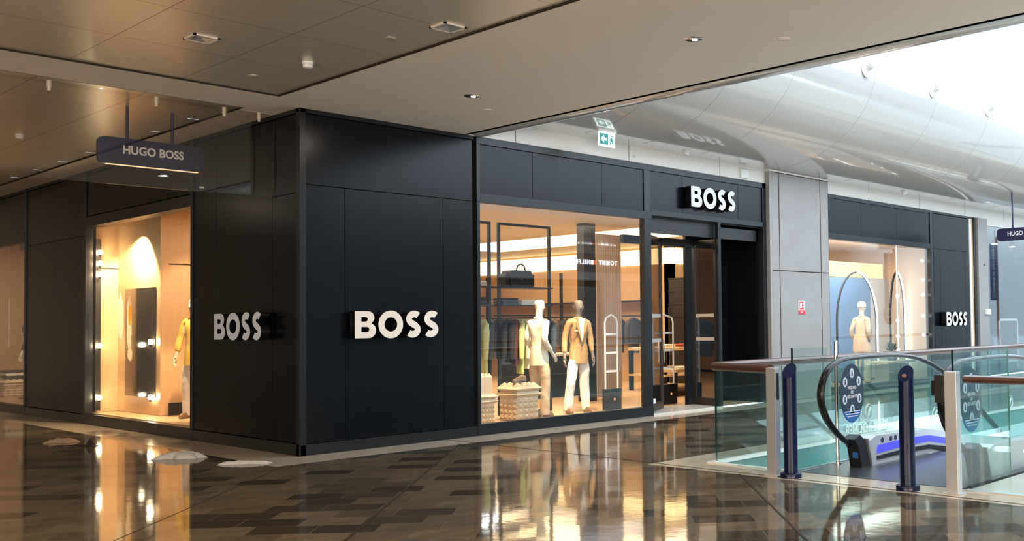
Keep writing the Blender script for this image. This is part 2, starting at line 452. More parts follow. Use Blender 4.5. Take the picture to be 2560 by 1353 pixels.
# pale landing to the right of the escalator
struct(MB().box(2.40, 6.4, -9.2, -7.15, -.35, 0).build('trim_3', M_strip2))
# slab edges round the void
e = MB()
e.box(2.40, 34, -4.24, -4.20, -.9, -.02); e.box(2.38, 2.40, -12, -4.22, -.9, -.01); e.box(2.4, 34, -12.05, -12.0, -.9, -.02)
struct(e.build('trim_4', M_teal))
e = MB(); e.box(2.40, 34, -4.26, -4.18, -.02, .012); e.box(2.36, 2.42, -5.25, -4.2, -.02, .012)
struct(e.build('trim_5', M_band))
# lower floor
struct(MB().box(-1, 34, -16, -1, -5.2, -5).build('floor_lower', M_strip2))
struct(MB().box(2.4, 34, -4.3, -4.24, -5, -.9).build('wall_lower', M_bluewall))

# ceiling slab with sunk metal trays
c = MB()
def rectz(mb, x0, x1, y0, y1, z): mb.quad((x0, y0, z), (x1, y0, z), (x1, y1, z), (x0, y1, z))
rectz(c, -.45, 2.42, -17, 0.0, ZC); rectz(c, -12, -.45, -.37, .46, ZC); rectz(c, -.45, 0, 0, 16, ZC)
rectz(c, -12, -4.6, .46, 16, ZC)
c.box(-.45, 2.42, -17, 0, ZC + .12, 5.6)
c.box(2.36, 2.42, -17, -.02, ZC, 8.8)
struct(c.build('ceiling', M_ceil))
rim = MB()
rim.box(-.462, -.45, -17, -.37, ZC - .003, ZC + .03); rim.box(-12, -.45, -.378, -.37, ZC - .001, ZC + .03)
rim.box(-.460, -.45, .46, 16, ZC - .001, ZC + .03); rim.box(-4.6, -.45, .452, .46, ZC - .001, ZC + .03)
struct(rim.build('trim_6', M_joint))
tr = MB(); g = .0025
def tray(x0, x1, y0, y1, nx, ny):
    x = x1
    while x > x0:
        y = y1 if y0 < -1 else y0
        ys = []
        if y0 < -1:
            y = y1
            while y > y0: ys.append((max(y - ny, y0), y)); y -= ny
        else:
            y = y0
            while y < y1: ys.append((y, min(y + ny, y1))); y += ny
        for a, b in ys: rectz(tr, max(x - nx, x0) + g, x - g, a + g, b - g, ZC + .018)
        x -= nx
tray(-12, -.462, -17, -.378, 1.05, 1.15)
tray(-4.6, -.460, .46, 16, 1.05, 1.15)
struct(tr.build('ceiling_trays', M_tray))
struct(MB().box(-12, -.45, -17, 16, ZC + .1, ZC + .2).build('ceiling_backing', M_joint))
# glossy bullnose along the edge of the void
struct(MB().tube([(2.60, -17, 4.165), (2.60, -.02, 4.165)], .19, 20, rz=.065).build('trim_7', M_soffit, smooth=True))

# white band over the shopfront and glossy curved soffit
b = MB(); b.box(2.42, 34, 0.0, .25, ZC, 4.35)
struct(b.build('wall_band', M_band))
bj = MB()
for x in (3.27, 5.6, 7.93, 13.1, 15.4, 17.8, 20.2, 22.5): bj.box(x - .004, x + .004, -.002, .0, ZC, 4.35)
struct(bj.build('trim_8', M_joint))
prof = [(.25, 4.35), (-.3, 4.35)] + [(-.3 - 2.1 * math.sin(math.radians(a)), 5.95 - 1.6 * math.cos(math.radians(a))) for a in range(3, 91, 3)] + [(-2.4, 6.35), (-2.34, 6.5), (-2.2, 6.55), (-2.0, 6.55), (.25, 6.55)]
sf = MB(); xs = [2.42, 34]
for (ya, za), (yb, zb) in zip(prof, prof[1:]):
    sf.quad((2.42, ya, za), (34, ya, za), (34, yb, zb), (2.42, yb, zb))
bmesh.ops.remove_doubles(sf.bm, verts=sf.bm.verts, dist=.0005)
so = sf.build('ceiling_soffit', M_soffit, smooth=True); struct(so)
def seam(x, lo=1):
    t = MB(); pts = [(x, y - .003, z - .003) for y, z in prof[lo:32]]
    t.tube(pts, .004, 4); return t
sj = MB()
for x in (4.35, 5.6, 7.0, 9.3, 11.6, 13.9, 16.2, 18.5, 20.8, 23.1):
    sj.tube([(x, y - .001, z - .001) for y, z in prof[1:32]], .0018, 4)
struct(sj.build('trim_9', mat('seam_grey', (.35, .34, .33), .6)))
# upper gallery beyond the fascia, and skylight bars
struct(MB().box(2.42, 34, .25, .4, 4.35, 9).build('wall_upper', M_white_cer))
sk = MB()
for x in (6, 10, 14, 18, 22, 26, 30): sk.box(x - .09, x + .09, -14.5, -2.5, 8.7, 9)
struct(sk.build('ceiling_skylight_bars', M_white_cer))

# far / opposite side of the mall, seen only in reflections
struct(MB().box(34, 34.2, -20, 1, -5, 9).build('wall_far', mat('far_wall', (.52, .58, .60), .6)))
op = MB()
prof2 = [(-14.3 - y * 0 - (y + .0), z) for y, z in prof]
op.box(2.4, 34, -17.3, -16.6, 3.2, 4.35)
struct(op.build('wall_opposite_band', M_white_cer))
of = MB()
for (ya, za), (yb, zb) in zip(prof[0:], prof[1:]):
    A, B_ = -16.6 - ya * 1.6, -16.6 - yb * 1.6; za, zb = 4.35 + (za - 4.35) * .5, 4.35 + (zb - 4.35) * .5
    of.quad((2.42, A, za), (34, A, za), (34, B_, zb), (2.42, B_, zb))
struct(of.build('ceiling_opposite_soffit', M_soffit))
ow = MB()
for x0, x1 in ((2.4, 4.2), (9.4, 10.4), (13.2, 13.8), (21.5, 22.5), (28, 34)): ow.box(x0, x1, -16.8, -16.6, 0, 3.2)
struct(ow.build('wall_opposite', M_white_cer))
struct(MB().box(4.2, 9.4, -16.9, -16.8, 0, 3.2).build('wall_opposite_blue', M_bluewall))
struct(MB().box(22.5, 28, -16.9, -16.8, 0, 3.2).build('wall_opposite_pale', M_bluewall))
struct(MB().box(-12, 2.4, -17.2, -17, 0, 4.6).build('wall_behind', M_wood2))
struct(MB().box(-12.2, -12, -17, 16, 0, 4.6).build('wall_left', M_wood2))
struct(MB().box(-12, .3, 16, 16.2, 0, 4.6).build('wall_end', M_ceil))
sh = tag(MB().box(13.8, 21.5, -16.9, -16.8, 0, 2.95).build('roller_shutter', M_shutter), 'grey roller shutter across the mall, mirrored in the big shop window', 'shutter')
ts = thing('fashion_sign', 'white sign with TOMMY HILFIGER lettering reflected in the big shop window', 'sign', (20.8, -16.6, 3.6))
box('board', 17.4, 24.2, -16.62, -16.56, 3.5, 4.2, mat('sign_board_grey', (.22, .20, .26), .5), ts)
M_signlit = mat('sign_lit_white', (1, 1, 1), .5, em=(1, 1, 1), es=7)
text('lettering', 'TOMMY', .25, M_signlit, Matrix.Translation((21.72, -16.54, 3.87)) @ BACK, .01, .003, parent=ts, spacing=1.35, sx=.95)
text('lettering', 'HILFIGER', .25, M_signlit, Matrix.Translation((20.12, -16.54, 3.87)) @ BACK, .01, .003, parent=ts, spacing=1.35, sx=.95)
box('flag_mark', 20.93, 21.08, -16.56, -16.54, 3.79, 3.95, M_redlit, ts); box('flag_mark', 20.80, 20.93, -16.56, -16.54, 3.79, 3.95, M_signlit, ts)
struct(MB().box(2.4, 34, -17.5, -17.3, 0, 5.4).build('wall_opposite_back', M_frame))

# ================================================================== THE BLACK SHOPFRONT
g = .004
def panelset(name, rects, mt, face, label=None):
    """flat cladding panels with open joints; face 'y' = front side, 'x' = left side"""
    for i, (a0, a1, z0, z1) in enumerate(rects):
        if face == 'y': o = box(name, a0 + g, a1 - g, -.0, .06, z0 + g, z1 - g, mt, bevel=.002)
        else: o = box(name, .0, .06, a0 + g, a1 - g, z0 + g, z1 - g, mt, bevel=.002)
        struct(o)
bk = MB()   # dark carcass behind the joints
bk.box(.06, 2.6, .06, .16, 0, ZC); bk.box(.06, .16, .06, 2.87, 0, ZC)
bk.box(2.6, 9.3, .07, .25, 3.25, ZC); bk.box(.07, .25, 2.87, 16, 3.2, ZC); bk.box(.06, .16, 6.9, 9.85, 0, 3.2)
bk.box(11.3, 16.0, .07, .25, 3.2, ZC); bk.box(16.0, 18.2, .06, .2, 0, ZC)
struct(bk.build('wall_core', M_dark))
panelset('wall_front_panel', [(.07, 2.50, 3.2, 4.04), (.07, .58, .14, 3.2), (.58, 2.02, .14, 3.2), (2.02, 2.50, .14, 3.2)], M_black, 'y')
panelset('wall_front_header', [(2.62, 3.58, 3.32, 4.0), (3.58, 4.98, 3.32, 4.0), (4.98, 5.92, 3.32, 4.0), (6.10, 6.9, 3.36, 4.0), (6.9, 8.45, 3.36, 4.0), (8.45, 9.17, 3.36, 4.0),
                               (11.4, 12.75, 3.3, 4.02), (12.75, 14.3, 3.3, 4.02), (14.3, 15.86, 3.3, 4.02)], M_black, 'y')
panelset('wall_front_pier', [(16.06, 18.0, 3.2, 4.04), (16.06, 16.4, .14, 3.2), (16.4, 17.75, .14, 3.2), (17.75, 18.0, .14, 3.2)], M_black, 'y')
panelset('wall_side_panel', [(.67, 2.19, .15, 4.04), (.07, .67, .15, 3.1), (.07, .67, 3.1, 4.04), (2.19, 2.85, .15, 4.04),
                             (2.92, 6.8, 3.36, 4.04), (6.98, 8.3, .15, 3.05), (8.3, 9.8, .15, 3.05), (6.98, 9.8, 3.05, 4.04), (9.86, 16, 3.3, 4.04)], M_black, 'x')
fr = MB()
fr.box(-.012, .07, -.012, .07, 0, ZC)                                   # corner post
fr.box(.0, 2.56, -.012, .06, 0, .13); fr.box(-.012, .06, .0, 2.87, 0, .14)      # plinths
fr.box(.0, 2.52, -.012, .06, 4.05, ZC); fr.box(-.012, .06, 0, 16, 4.05, ZC)
fr.box(2.565, 2.62, -.015, .10, .13, ZC); fr.box(2.56, 6.10, -.02, .08, 0, .155)
fr.box(2.56, 9.3, -.02, .08, 4.0, ZC); fr.box(2.56, 6.1, -.025, .1, 3.2, 3.32); fr.box(5.93, 6.09, -.015, .1, .155, ZC)
fr.box(6.09, 9.2, -.02, .08, 3.27, 3.36); fr.box(9.17, 9.3, -.02, .35, 0, ZC)
fr.box(11.3, 16.0, -.02, .08, 4.02, ZC); fr.box(11.3, 15.95, -.025, .1, 3.18, 3.3); fr.box(15.88, 16.02, -.015, .1, .155, 4.02); fr.box(11.3, 16, -.02, .08, 0, .155)
fr.box(16.02, 18.3, -.01, .06, 0, .13); fr.box(16.02, 18.3, -.01, .06, 4.05, ZC)
fr.box(-.02, .08, 2.86, 2.92, .14, ZC); fr.box(-.02, .08, 2.87, 6.98, 0, .16); fr.box(-.025, .1, 2.87, 6.9, 3.18, 3.34); fr.box(-.015, .1, 6.84, 6.98, .14, ZC)
fr.box(-.012, .06, 6.9, 9.9, 0, .14); fr.box(-.02, .08, 9.8, 9.88, .14, ZC); fr.box(-.02, .08, 9.85, 16, 0, .15); fr.box(-.02, .1, 9.85, 16, 3.13, 3.3)
struct(fr.build('trim_10', M_frame, bevel=.003))
# white, brown and black end strips beside the far pier, then grey post
struct(box('trim_11', 18.02, 18.13, -.01, .06, .1, 4.05, M_white)); struct(box('trim_12', 18.13, 18.24, .0, .06, .1, 4.05, M_wood)); struct(box('trim_13', 18.24, 18.36, -.03, .1, 0, 4.1, M_dark))
struct(box('wall_post', 18.42, 19.0, -.06, .25, 0, 4.1, M_pillar))
# grey stone column
pl = MB()
for a, b_ in ((9.36, 9.58), (9.60, 11.0), (11.02, 11.3)):
    for z0, z1 in ((0, 2.46), (2.47, 4.32)): pl.box(a + .004, b_ - .004, -.1, .3, z0 + .004, z1 - .004)
struct(pl.build('wall_column', M_pillar, bevel=.002))
struct(MB().box(9.33, 11.32, -.09, .3, 0, 4.34).build('wall_column_core', M_joint))
struct(MB().box(9.28, 9.36, -.1, .3, 0, 4.35).build('wall_column_edge', M_pillar))
# curved plaster flare between the column head and the soffit
fp = MB()
nn = 18
def fl_pt(u, k):   # u across 0..1, k up 0..1
    a = math.radians(90 * k)
    y = -.1 - 1.25 * (1 - math.cos(a)) ; z = 4.33 + .62 * math.sin(a) ** 1.5
    spread = .0 + .55 * (1 - math.cos(a)); x0 = 9.28 - spread * .4; x1 = 11.3 + spread * 1.0
    return (x0 + (x1 - x0) * u, y, z)
for i in range(nn):
    for q in range(6):
        fp.quad(fl_pt(q / 6, i / nn), fl_pt((q + 1) / 6, i / nn), fl_pt((q + 1) / 6, (i + 1) / nn), fl_pt(q / 6, (i + 1) / nn))
    for u in (0, 1):
        a_, b_ = fl_pt(u, i / nn), fl_pt(u, (i + 1) / nn)
        fp.quad(a_, b_, (b_[0], .1, b_[2]), (a_[0], .1, a_[2]))
bmesh.ops.remove_doubles(fp.bm, verts=fp.bm.verts, dist=.001)
struct(fp.build('ceiling_flare', M_band, smooth=True))

# panes
def pane(name, x0, x1, y0, y1, z0, z1, mt=M_glass): return struct(box(name, x0, x1, y0, y1, z0, z1, mt))
pane('window_1', 2.62, 4.38, .03, .042, .155, 3.2); pane('window_2', 4.386, 5.93, .03, .042, .155, 3.2)
pane('window_3', .03, .042, 2.92, 3.98, .16, 3.18, M_glass2); pane('window_4', .03, .042, 3.986, 5.4, .16, 3.18, M_glass2); pane('window_5', .03, .042, 5.406, 6.84, .16, 3.18, M_glass2)
pane('window_6', .03, .042, 9.88, 10.95, .15, 3.13, M_glass2); pane('window_7', .03, .042, 10.956, 16, .15, 3.13, M_glass2)
pane('window_8', 11.3, 12.72, .03, .042, .155, 3.18); pane('window_9', 12.726, 15.88, .03, .042, .155, 3.18)
pane('window_10', 19.0, 21.7, .03, .042, .1, 3.95); pane('window_11', 21.71, 34, .03, .042, .1, 3.95)
struct(box('trim_14', 19, 34, -.0, .2, 3.95, 4.1, M_band))

# entrance: recess, head, dark side panel, threshold
struct(MB().box(6.09, 9.2, .1, .16, 3.0, 3.27).build('trim_15', M_dark))
struct(MB().box(6.09, 7.9, .62, .7, 2.86, 3.0).build('trim_16', M_dark))
struct(MB().box(7.9, 8.28, .8, .86, 0, 3.27).box(8.3, 9.17, .8, .86, 0, 3.27).box(9.12, 9.17, .1, .8, 0, 3.27).box(7.98, 9.17, .1, .8, 3.2, 3.27).build('wall_entrance_panel', M_black, bevel=.003))
struct(MB().box(6.1, 7.9, -.02, .7, .0, .03).build('floor_threshold', M_strip2))

# shop shell
sh = MB(); rectz(sh, .1, 18.3, .7, 16, .015); rectz(sh, 2.62, 18.3, .1, .7, .014)
struct(sh.build('floor_shop', M_floorw))
cs = MB(); rectz(cs, .1, 8.9, .12, 16, 3.45); rectz(cs, 8.9, 11.0, .12, 2.8, 3.45); rectz(cs, 11.0, 18.3, .12, 16, 3.45); rectz(cs, 8.9, 11, 10, 16, 3.45)
struct(cs.build('ceiling_shop', M_inceil))
cv = MB(); cv.box(8.9, 8.93, 2.8, 10, 3.45, 3.85); cv.box(11.0, 11.03, 2.8, 10, 3.45, 3.85); rectz(cv, 8.9, 11.03, 2.8, 10, 3.85)
struct(cv.build('ceiling_shop_recess', M_cove))
wl = MB(); wl.box(12.9, 13.1, 5.6, 16, 0, 3.45); wl.box(12.9, 18.3, 5.6, 5.8, 0, 3.45); wl.box(1.6, 12.9, 15.6, 15.8, 0, 3.45)
struct(wl.build('wall_shop', M_wood))
struct(MB().box(13.9, 18.3, 5.5, 5.6, 0, 2.35).build('wall_shop_slats', M_wood2))
cw = MB(); cw.box(12.86, 12.9, 5.6, 15.6, 3.0, 3.4); cw.box(12.9, 18.0, 5.56, 5.6, 3.0, 3.4)
struct(cw.build('trim_17', M_cove))
struct(MB().box(11.3, 11.4, .3, 3.2, 0, 3.45).build('wall_window_divider', M_wood))
struct(MB().box(18.2, 18.3, .2, 5.6, 0, 3.45).build('wall_shop_end', M_inwall))
# back drop of the right display, pale with blue side
struct(MB().box(13.5, 17.2, 2.4, 2.46, 0, 2.6).build('wall_display_back', mat('blue_backdrop', (.20, .38, .66), .6)))
struct(MB().box(13.5, 17.95, 2.44, 2.5, 2.62, 3.0).build('trim_22', mat('amber_cove', (1, .6, .2), .5, em=(1, .60, .22), es=1.7)))
struct(MB().box(17.25, 18.2, 2.4, 2.46, 0, 2.6).build('wall_display_pale', M_white_cer))
# left display box
for q_ in ((.5, .62, 5.2, 6.9), (.1, .56, 6.9, 7.0), (.62, 2.6, 5.2, 5.3)): struct(MB().box(*q_, .17, 3.4).build('wall_display', M_wood))
struct(MB().box(.1, 2.6, 2.9, 6.95, .1, .165).build('floor_display', M_floorw)); struct(MB().box(.62, 2.6, 5.17, 5.2, .17, .36).build('baseboard_display', M_dark))
struct(MB().box(2.5, 2.6, .2, 5.2, 0, 3.45).build('wall_display_side', M_wood)); struct(MB().box(.1, 2.6, 2.84, 2.9, 0, 3.45).build('wall_display_end', M_wood))
struct(MB().box(.52, .53, 6.88, 6.9, .17, 3.4).box(.1, .5, 6.885, 6.9, 2.52, 2.53).build('trim_18', M_joint))
struct(MB().box(.62, 2.5, 5.19, 5.2, 2.52, 2.535).build('trim_19', M_joint))
l2 = MB(); l2.box(1.5, 1.6, 7.0, 16, .1, 3.4); l2.box(.1, 1.5, 9.7, 9.8, .1, 3.4); l2.box(.1, 1.5, 14.2, 14.3, .1, 3.4)
struct(l2.build('wall_display_far', M_wood)); struct(MB().box(.1, 1.5, 9.8, 16, .08, .15).build('floor_display_far', M_floorw))
struct(MB().box(1.49, 1.5, 9.8, 16, 2.4, 2.41).build('trim_20', M_joint))
M_nb = mat('neighbour_wall', (.20, .25, .27), .5)
nb = MB(); nb.box(19.0, 19.1, .2, 7, 0, 4); nb.box(19, 34, 6.8, 7, 0, 4); nb.box(33.8, 34, .2, 7, 0, 4)
struct(nb.build('wall_neighbour', M_nb)); q = MB(); rectz(q, 19, 34, .1, 7, .02); struct(q.build('floor_neighbour', M_nb)); q = MB(); rectz(q, 19, 34, .1, 7, 3.97); struct(q.build('ceiling_neighbour', M_white_cer))

# signs on the shopfront
shop_sign((.62, -.1, 1.365), FRONT, .33, .11, 'wide white letters reading BOSS on the black front wall left of the big window', mat('letter_face_warm', (.80, .74, .66), .35))
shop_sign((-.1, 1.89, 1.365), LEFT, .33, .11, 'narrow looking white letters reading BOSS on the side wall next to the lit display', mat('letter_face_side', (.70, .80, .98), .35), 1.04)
shop_sign((6.94, -.1, 3.47), FRONT, .35, .13, 'white letters reading BOSS above the shop entrance', None, .95)
shop_sign((16.34, -.1, 1.35), FRONT, .33, .13, 'small distant white letters reading BOSS on the far black pier', None, .92)

# ================================================================== HANGING SIGNS, CEILING FITTINGS
def rounded(x0, x1, z0, z1, r, n=5):
    P = []
    for cx, cz, a in ((x1 - r, z0 + r, -90), (x1 - r, z1 - r, 0), (x0 + r, z1 - r, 90), (x0 + r, z0 + r, 180)):
        for i in range(n + 1):
            t = math.radians(a + 90 * i / n); P.append((cx + r * math.cos(t), cz + r * math.sin(t)))
    return P
t = thing('hanging_sign', 'dark blue hanging sign reading HUGO BOSS behind the glass smoke screen', 'sign', (-1.1, 1.45, 3.43), 'blue hanging signs reading HUGO BOSS')
MB().prism(rounded(-1.69, -.50, 3.43, 3.74, .07), 1.41, 1.49).build('sign_box', M_navys, t, bevel=.006)
box('light_strip', -1.60, -.56, 1.43, 1.47, 3.422, 3.432, mat('strip_warm', (1, .8, .5), .4, em=(1, .72, .38), es=.9), t)
MB().cyl(-1.37, 1.45, 3.73, ZC + .05, .017, 12).build('rod', M_navys, t, smooth=True)
MB().cyl(-.86, 1.45, 3.73, ZC + .05, .017, 12).build('rod', M_navys, t, smooth=True)
text('lettering', 'HUGO BOSS', .135, M_letter, Matrix.Translation((-1.09, 1.405, 3.60)) @ FRONT, .002, .004, parent=t, sx=.92)
t = thing('hanging_sign', 'dark blue hanging sign reading HUGO BOSS at the right edge by the far column', 'sign', (17.5, -1.6, 3.38), 'blue hanging signs reading HUGO BOSS')
MB().prism(rounded(-2.22, -.98, 3.38, 3.68, .07), 17.46, 17.54, 'x').build('sign_box', M_navys, t, bevel=.006)
MB().cyl(17.5, -1.36, 3.67, 4.55, .02, 12).build('rod', M_navys, t, smooth=True)
MB().cyl(17.5, -1.88, 3.67, 4.75, .02, 12).build('rod', M_navys, t, smooth=True)
text('lettering', 'HUGO BOSS', .14, M_white, Matrix.Translation((17.455, -1.60, 3.54)) @ LEFT, .002, .004, parent=t, sx=.92)

t = thing('smoke_screen', 'clear glass smoke screen hanging down from the ceiling beam', 'glass screen', (-3, .6, 3.09))
box('glass_panel', -.877, -.02, .595, .605, 3.09, 4.1, M_screen, t); box('glass_panel', -3.6, -.883, .595, .605, 3.08, 4.1, M_screen, t); box('glass_panel', -6.4, -3.606, .595, .605, 3.08, 4.1, M_screen, t)
box('joint_clip', -.90, -.86, .585, .615, 3.12, 3.14, M_chrome, t)
for k, x in enumerate((-3.55, -2.44, -1.38, -.62, -.2)): MB().cyl(x, .6, 4.02, 4.1, .025, 14).cyl(x, .6, 3.99, 4.02, .018, 14).build('clamp', M_tray, t, smooth=True)

def square_vent(x, y, label):
    z = ZC + .018
    t = thing('ceiling_recess_light', label, 'ceiling light', (x, y, z), 'square recessed fittings in the metal ceiling')
    a = .115; fm = MB()
    for (p, q, r_, s_) in ((-a, a, -a, -a + .02), (-a, a, a - .02, a), (-a, -a + .02, -a, a), (a - .02, a, -a, a)): fm.box(x + p, x + q, y + r_, y + s_, z - .014, z - .001)
    fm.build('frame', M_ceil, t)
    pm = MB(); c = (x, y, z + .03)
    for p, q in (((-a, -a), (a, -a)), ((a, -a), (a, a)), ((a, a), (-a, a)), ((-a, a), (-a, -a))):
        pm.quad((x + p[0] * .85, y + p[1] * .85, z - .013), (x + q[0] * .85, y + q[1] * .85, z - .013), (x + q[0] * .04, y + q[1] * .04, z - .002), (x + p[0] * .04, y + p[1] * .04, z - .002))
    pm.build('reflector', M_steel, t)
square_vent(-2.01, -1.99, 'square recessed ceiling fitting at upper left, above the HUGO BOSS sign')
square_vent(-.70, -3.86, 'square recessed ceiling fitting nearest the beam edge at the top of the picture')
square_vent(-2.9, 1.3, 'square recessed ceiling fitting cut by the left edge beyond the beam')

def downlight(x, y, label, z=ZC):
    t = thing('downlight', label, 'ceiling light', (x, y, z), 'round downlights in the plaster ceiling')
    MB().lathe([(.085, z - .004), (.09, z - .001), (.09, z + .001), (.074, z - .003)], (x, y, 0), 28).build('trim_ring', M_chrome, t, smooth=True)
    MB().lathe([(.074, z - .0035), (.07, z - .001)], (x, y, 0), 24).build('reflector', mat('reflector_glow', (.5, .35, .25), .2, metal=.6, em=(1, .75, .6), es=.25), t)
    MB().lathe([(.028, z - .009), (.026, z - .002)], (x + .02, y, 0), 18).build('lamp', M_lamp, t)
    area('downlight_beam', (x, y, z - .02), .12, .12, 14, (1, .85, .7))
downlight(1.03, -1.93, 'lit round downlight in the beige ceiling above the black front wall')
downlight(1.02, -5.22, 'lit round downlight in the beige ceiling near the glossy bullnose')
def puck(name, x, y, z, r, h, label, m_=M_white, cat='smoke detector', group='white detectors on the ceilings'):
    t = thing(name, label, cat, (x, y, z), group)
    MB().lathe([(r, z), (r, z - h * .35), (r * .8, z - h * .5)], (x, y, 0), 24).build('base', m_, t, smooth=True)
    MB().lathe([(r * .72, z - h * .5), (r * .9, z - h * .65), (r * .8, z - h), (r * .4, z - h * 1.1)], (x, y, 0), 24).build('sensor_head', m_, t, smooth=True)
puck('smoke_detector', -.94, -1.90, ZC + .018, .055, .055, 'white smoke detector on the metal ceiling above the corner of the shop')
puck('smoke_detector', -1.70, 4.2, ZC + .018, .055, .055, 'small smoke detector beyond the smoke screen left of the HUGO BOSS sign')
puck('smoke_detector', 6.66, -.3, 4.355, .06, .06, 'white smoke detector under the glossy soffit above the shop entrance')
puck('smoke_detector', 14.12, -.3, 4.36, .07, .07, 'white smoke detector under the soffit above the far right window')
def disc(x, y, z, r, label, m_=M_tray):
    tag(MB().lathe([(r, z + .002), (r, z - .004), (r * .8, z - .007)], (x, y, 0), 24).build('speaker_disc', m_, smooth=True), label, 'ceiling speaker', 'flat round discs on the ceilings')
disc(1.60, -5.82, ZC, .06, 'flat grey disc in the beige ceiling, rightmost of the two discs', M_ceil)
disc(1.62, -1.47, ZC, .055, 'flat grey disc in the beige ceiling right of the nearest downlight', M_ceil)
disc(-.25 - .6, -3.2, ZC + .018, .05, 'faint round disc in the metal ceiling below the square fitting')
disc(-1.05, -1.0, ZC + .018, .05, 'faint round disc in the metal ceiling left of the smoke detector')
# small things on the white band
tag(MB().tube([(5.73, .0, 4.2), (5.73, -.05, 4.2)], .022, 14).build('wall_sensor', M_white, smooth=True), 'tiny round sensor on the white band left of the entrance header', 'sensor')
tag(box('wall_box', 8.5, 8.72, -.05, 0, 4.13, 4.29, M_white, bevel=.006), 'white wall box on the band above the BOSS entrance sign', 'wall box')

t = thing('exit_sign', 'lit green and white emergency exit sign under the glossy soffit', 'exit sign', (4.52, -.6, 4.15))
EX = 4.50
box('housing', EX - .19, EX + .19, -.63, -.57, 4.335, 4.37, M_white, t)
box('sign_plate', EX - .17, EX + .17, -.612, -.588, 4.12, 4.335, M_exitw, t, bevel=.006)
box('green_field', EX - .15, EX + .02, -.616, -.612, 4.15, 4.31, M_green_s, t)
arw = MB().prism([(EX - .13, 4.23), (EX - .07, 4.29), (EX - .07, 4.25), (EX - .01, 4.25), (EX - .01, 4.21), (EX - .07, 4.21), (EX - .07, 4.17)], -.619, -.616); arw.build('arrow', M_exitw, t)
mn = MB(); mn.prism([(EX + .05, 4.16), (EX + .07, 4.16), (EX + .09, 4.21), (EX + .115, 4.17), (EX + .135, 4.18), (EX + .11, 4.24), (EX + .10, 4.26), (EX + .07, 4.26), (EX + .055, 4.22), (EX + .07, 4.21)], -.617, -.612)
mn.prism(arc(EX + .10, 4.285, .014, .014, 0, 330, 10), -.617, -.612); mn.build('running_figure', M_green_s, t)

def eyeball(x, y, z, label):
    t = thing('eyeball_spotlight', label, 'spotlight', (x, y, z), 'tubular spotlights on the upper curve of the soffit')
    MB().lathe([(.17, 0), (.18, .015), (.15, .03), (.11, .03)], (0, 0, 0), 28).build('ring', M_white, t, smooth=True, M=Matrix.Translation((x, y, z)) @ Matrix.Rotation(PI / 2, 4, 'X'))
    d = MB().tube([(x, y, z), (x, y - .05, z + .015), (x - .03, y - .12, z + .045)], [.085, .085, .08], 24, caps=True); d.build('tube', M_white, t, smooth=True)
    MB().tube([(x - .03, y - .121, z + .0455), (x - .032, y - .127, z + .048)], .062, 20).build('lens', mat('lens_grey', (.35, .40, .45), .2), t)
eyeball(8.99, -2.38, 5.82, 'nearest tubular spotlight on the bright soffit curve')
eyeball(11.43, -2.38, 5.86, 'middle tubular spotlight on the bright soffit curve')
eyeball(13.89, -2.38, 5.87, 'farthest tubular spotlight on the bright soffit curve')

# fire notice on the column
t = thing('fire_notice', 'small red and white fire notice on the grey column', 'notice', (10.27, -.1, 1.66))
box('plate', 10.17, 10.38, -.112, -.102, 1.64, 1.90, M_white, t); box('red_band', 10.17, 10.38, -.114, -.112, 1.64, 1.72, M_skin_w, t)
box('red_panel', 10.205, 10.345, -.114, -.112, 1.73, 1.88, M_skin_w, t); box('hose_symbol', 10.22, 10.28, -.116, -.114, 1.76, 1.86, M_white, t)
for z in (1.77, 1.83): box('flame_symbol', 10.30, 10.335, -.116, -.114, z, z + .025, M_white, t)
text('lettering', 'RIA', .05, M_white, Matrix.Translation((10.275, -.115, 1.68)) @ FRONT, .001, parent=t)
tag(MB().tube([(18.75, -.06, 2.9), (18.75, -.09, 2.9)], .03, 12).build('wall_sensor', M_grey_m, smooth=True), 'small grey sensor high on the grey post beside the neighbouring shop', 'sensor')
tag(box('post_box', 18.72, 18.98, -.12, -.06, 1.62, 1.76, M_white, bevel=.01), 'small white box on the grey post beside the neighbouring shop', 'box')

# ================================================================== FLOOR LITTER
def crumple(name, cx, cy, lx, ly, h, rot, mt, label, seed):
    random.seed(seed); bm = bmesh.new(); nx, ny = 26, 16; V = []
    ph = [(random.uniform(3, 9), random.uniform(3, 9), random.uniform(0, 6)) for _ in range(7)]
    for i in range(nx + 1):
        for q in range(ny + 1):
            u, v = i / nx * 2 - 1, q / ny * 2 - 1
            rr = max(abs(u), abs(v)); e = 1 - .16 * math.sin(5 * math.atan2(v, u) + seed) - .08 * math.sin(9 * math.atan2(v, u))
            s_ = sum(abs(math.sin(a * u + b * v + c)) for a, b, c in ph) / 7 * 1.25 - .18
            z = h * max(0, 1 - rr ** 3) * (.35 + .9 * s_) + .004
            x, y = u * lx / 2 * e, v * ly / 2 * e
            V.append(bm.verts.new((cx + x * math.cos(rot) - y * math.sin(rot), cy + x * math.sin(rot) + y * math.cos(rot), z if rr < .999 else .0015)))
    for i in range(nx):
        for q in range(ny): bm.faces.new((V[i * (ny + 1) + q], V[(i + 1) * (ny + 1) + q], V[(i + 1) * (ny + 1) + q + 1], V[i * (ny + 1) + q + 1]))
    bmesh.ops.solidify(bm, geom=bm.faces[:], thickness=.002)
    mb = MB(); mb.bm.free(); mb.bm = bm
    return tag(mb.build(name, mt, smooth=True), label, 'cloth', 'rags lying on the wet floor')
crumple('rag', -1.18, 4.13, .34, .22, .05, -.9, M_beige, 'beige rag on the floor farthest left, beside the black floor squeegee', 3)
crumple('rag', -.90, 1.06, .50, .30, .07, -.75, M_cloth_w, 'crumpled white rag on the floor between the display window and the corner', 5)
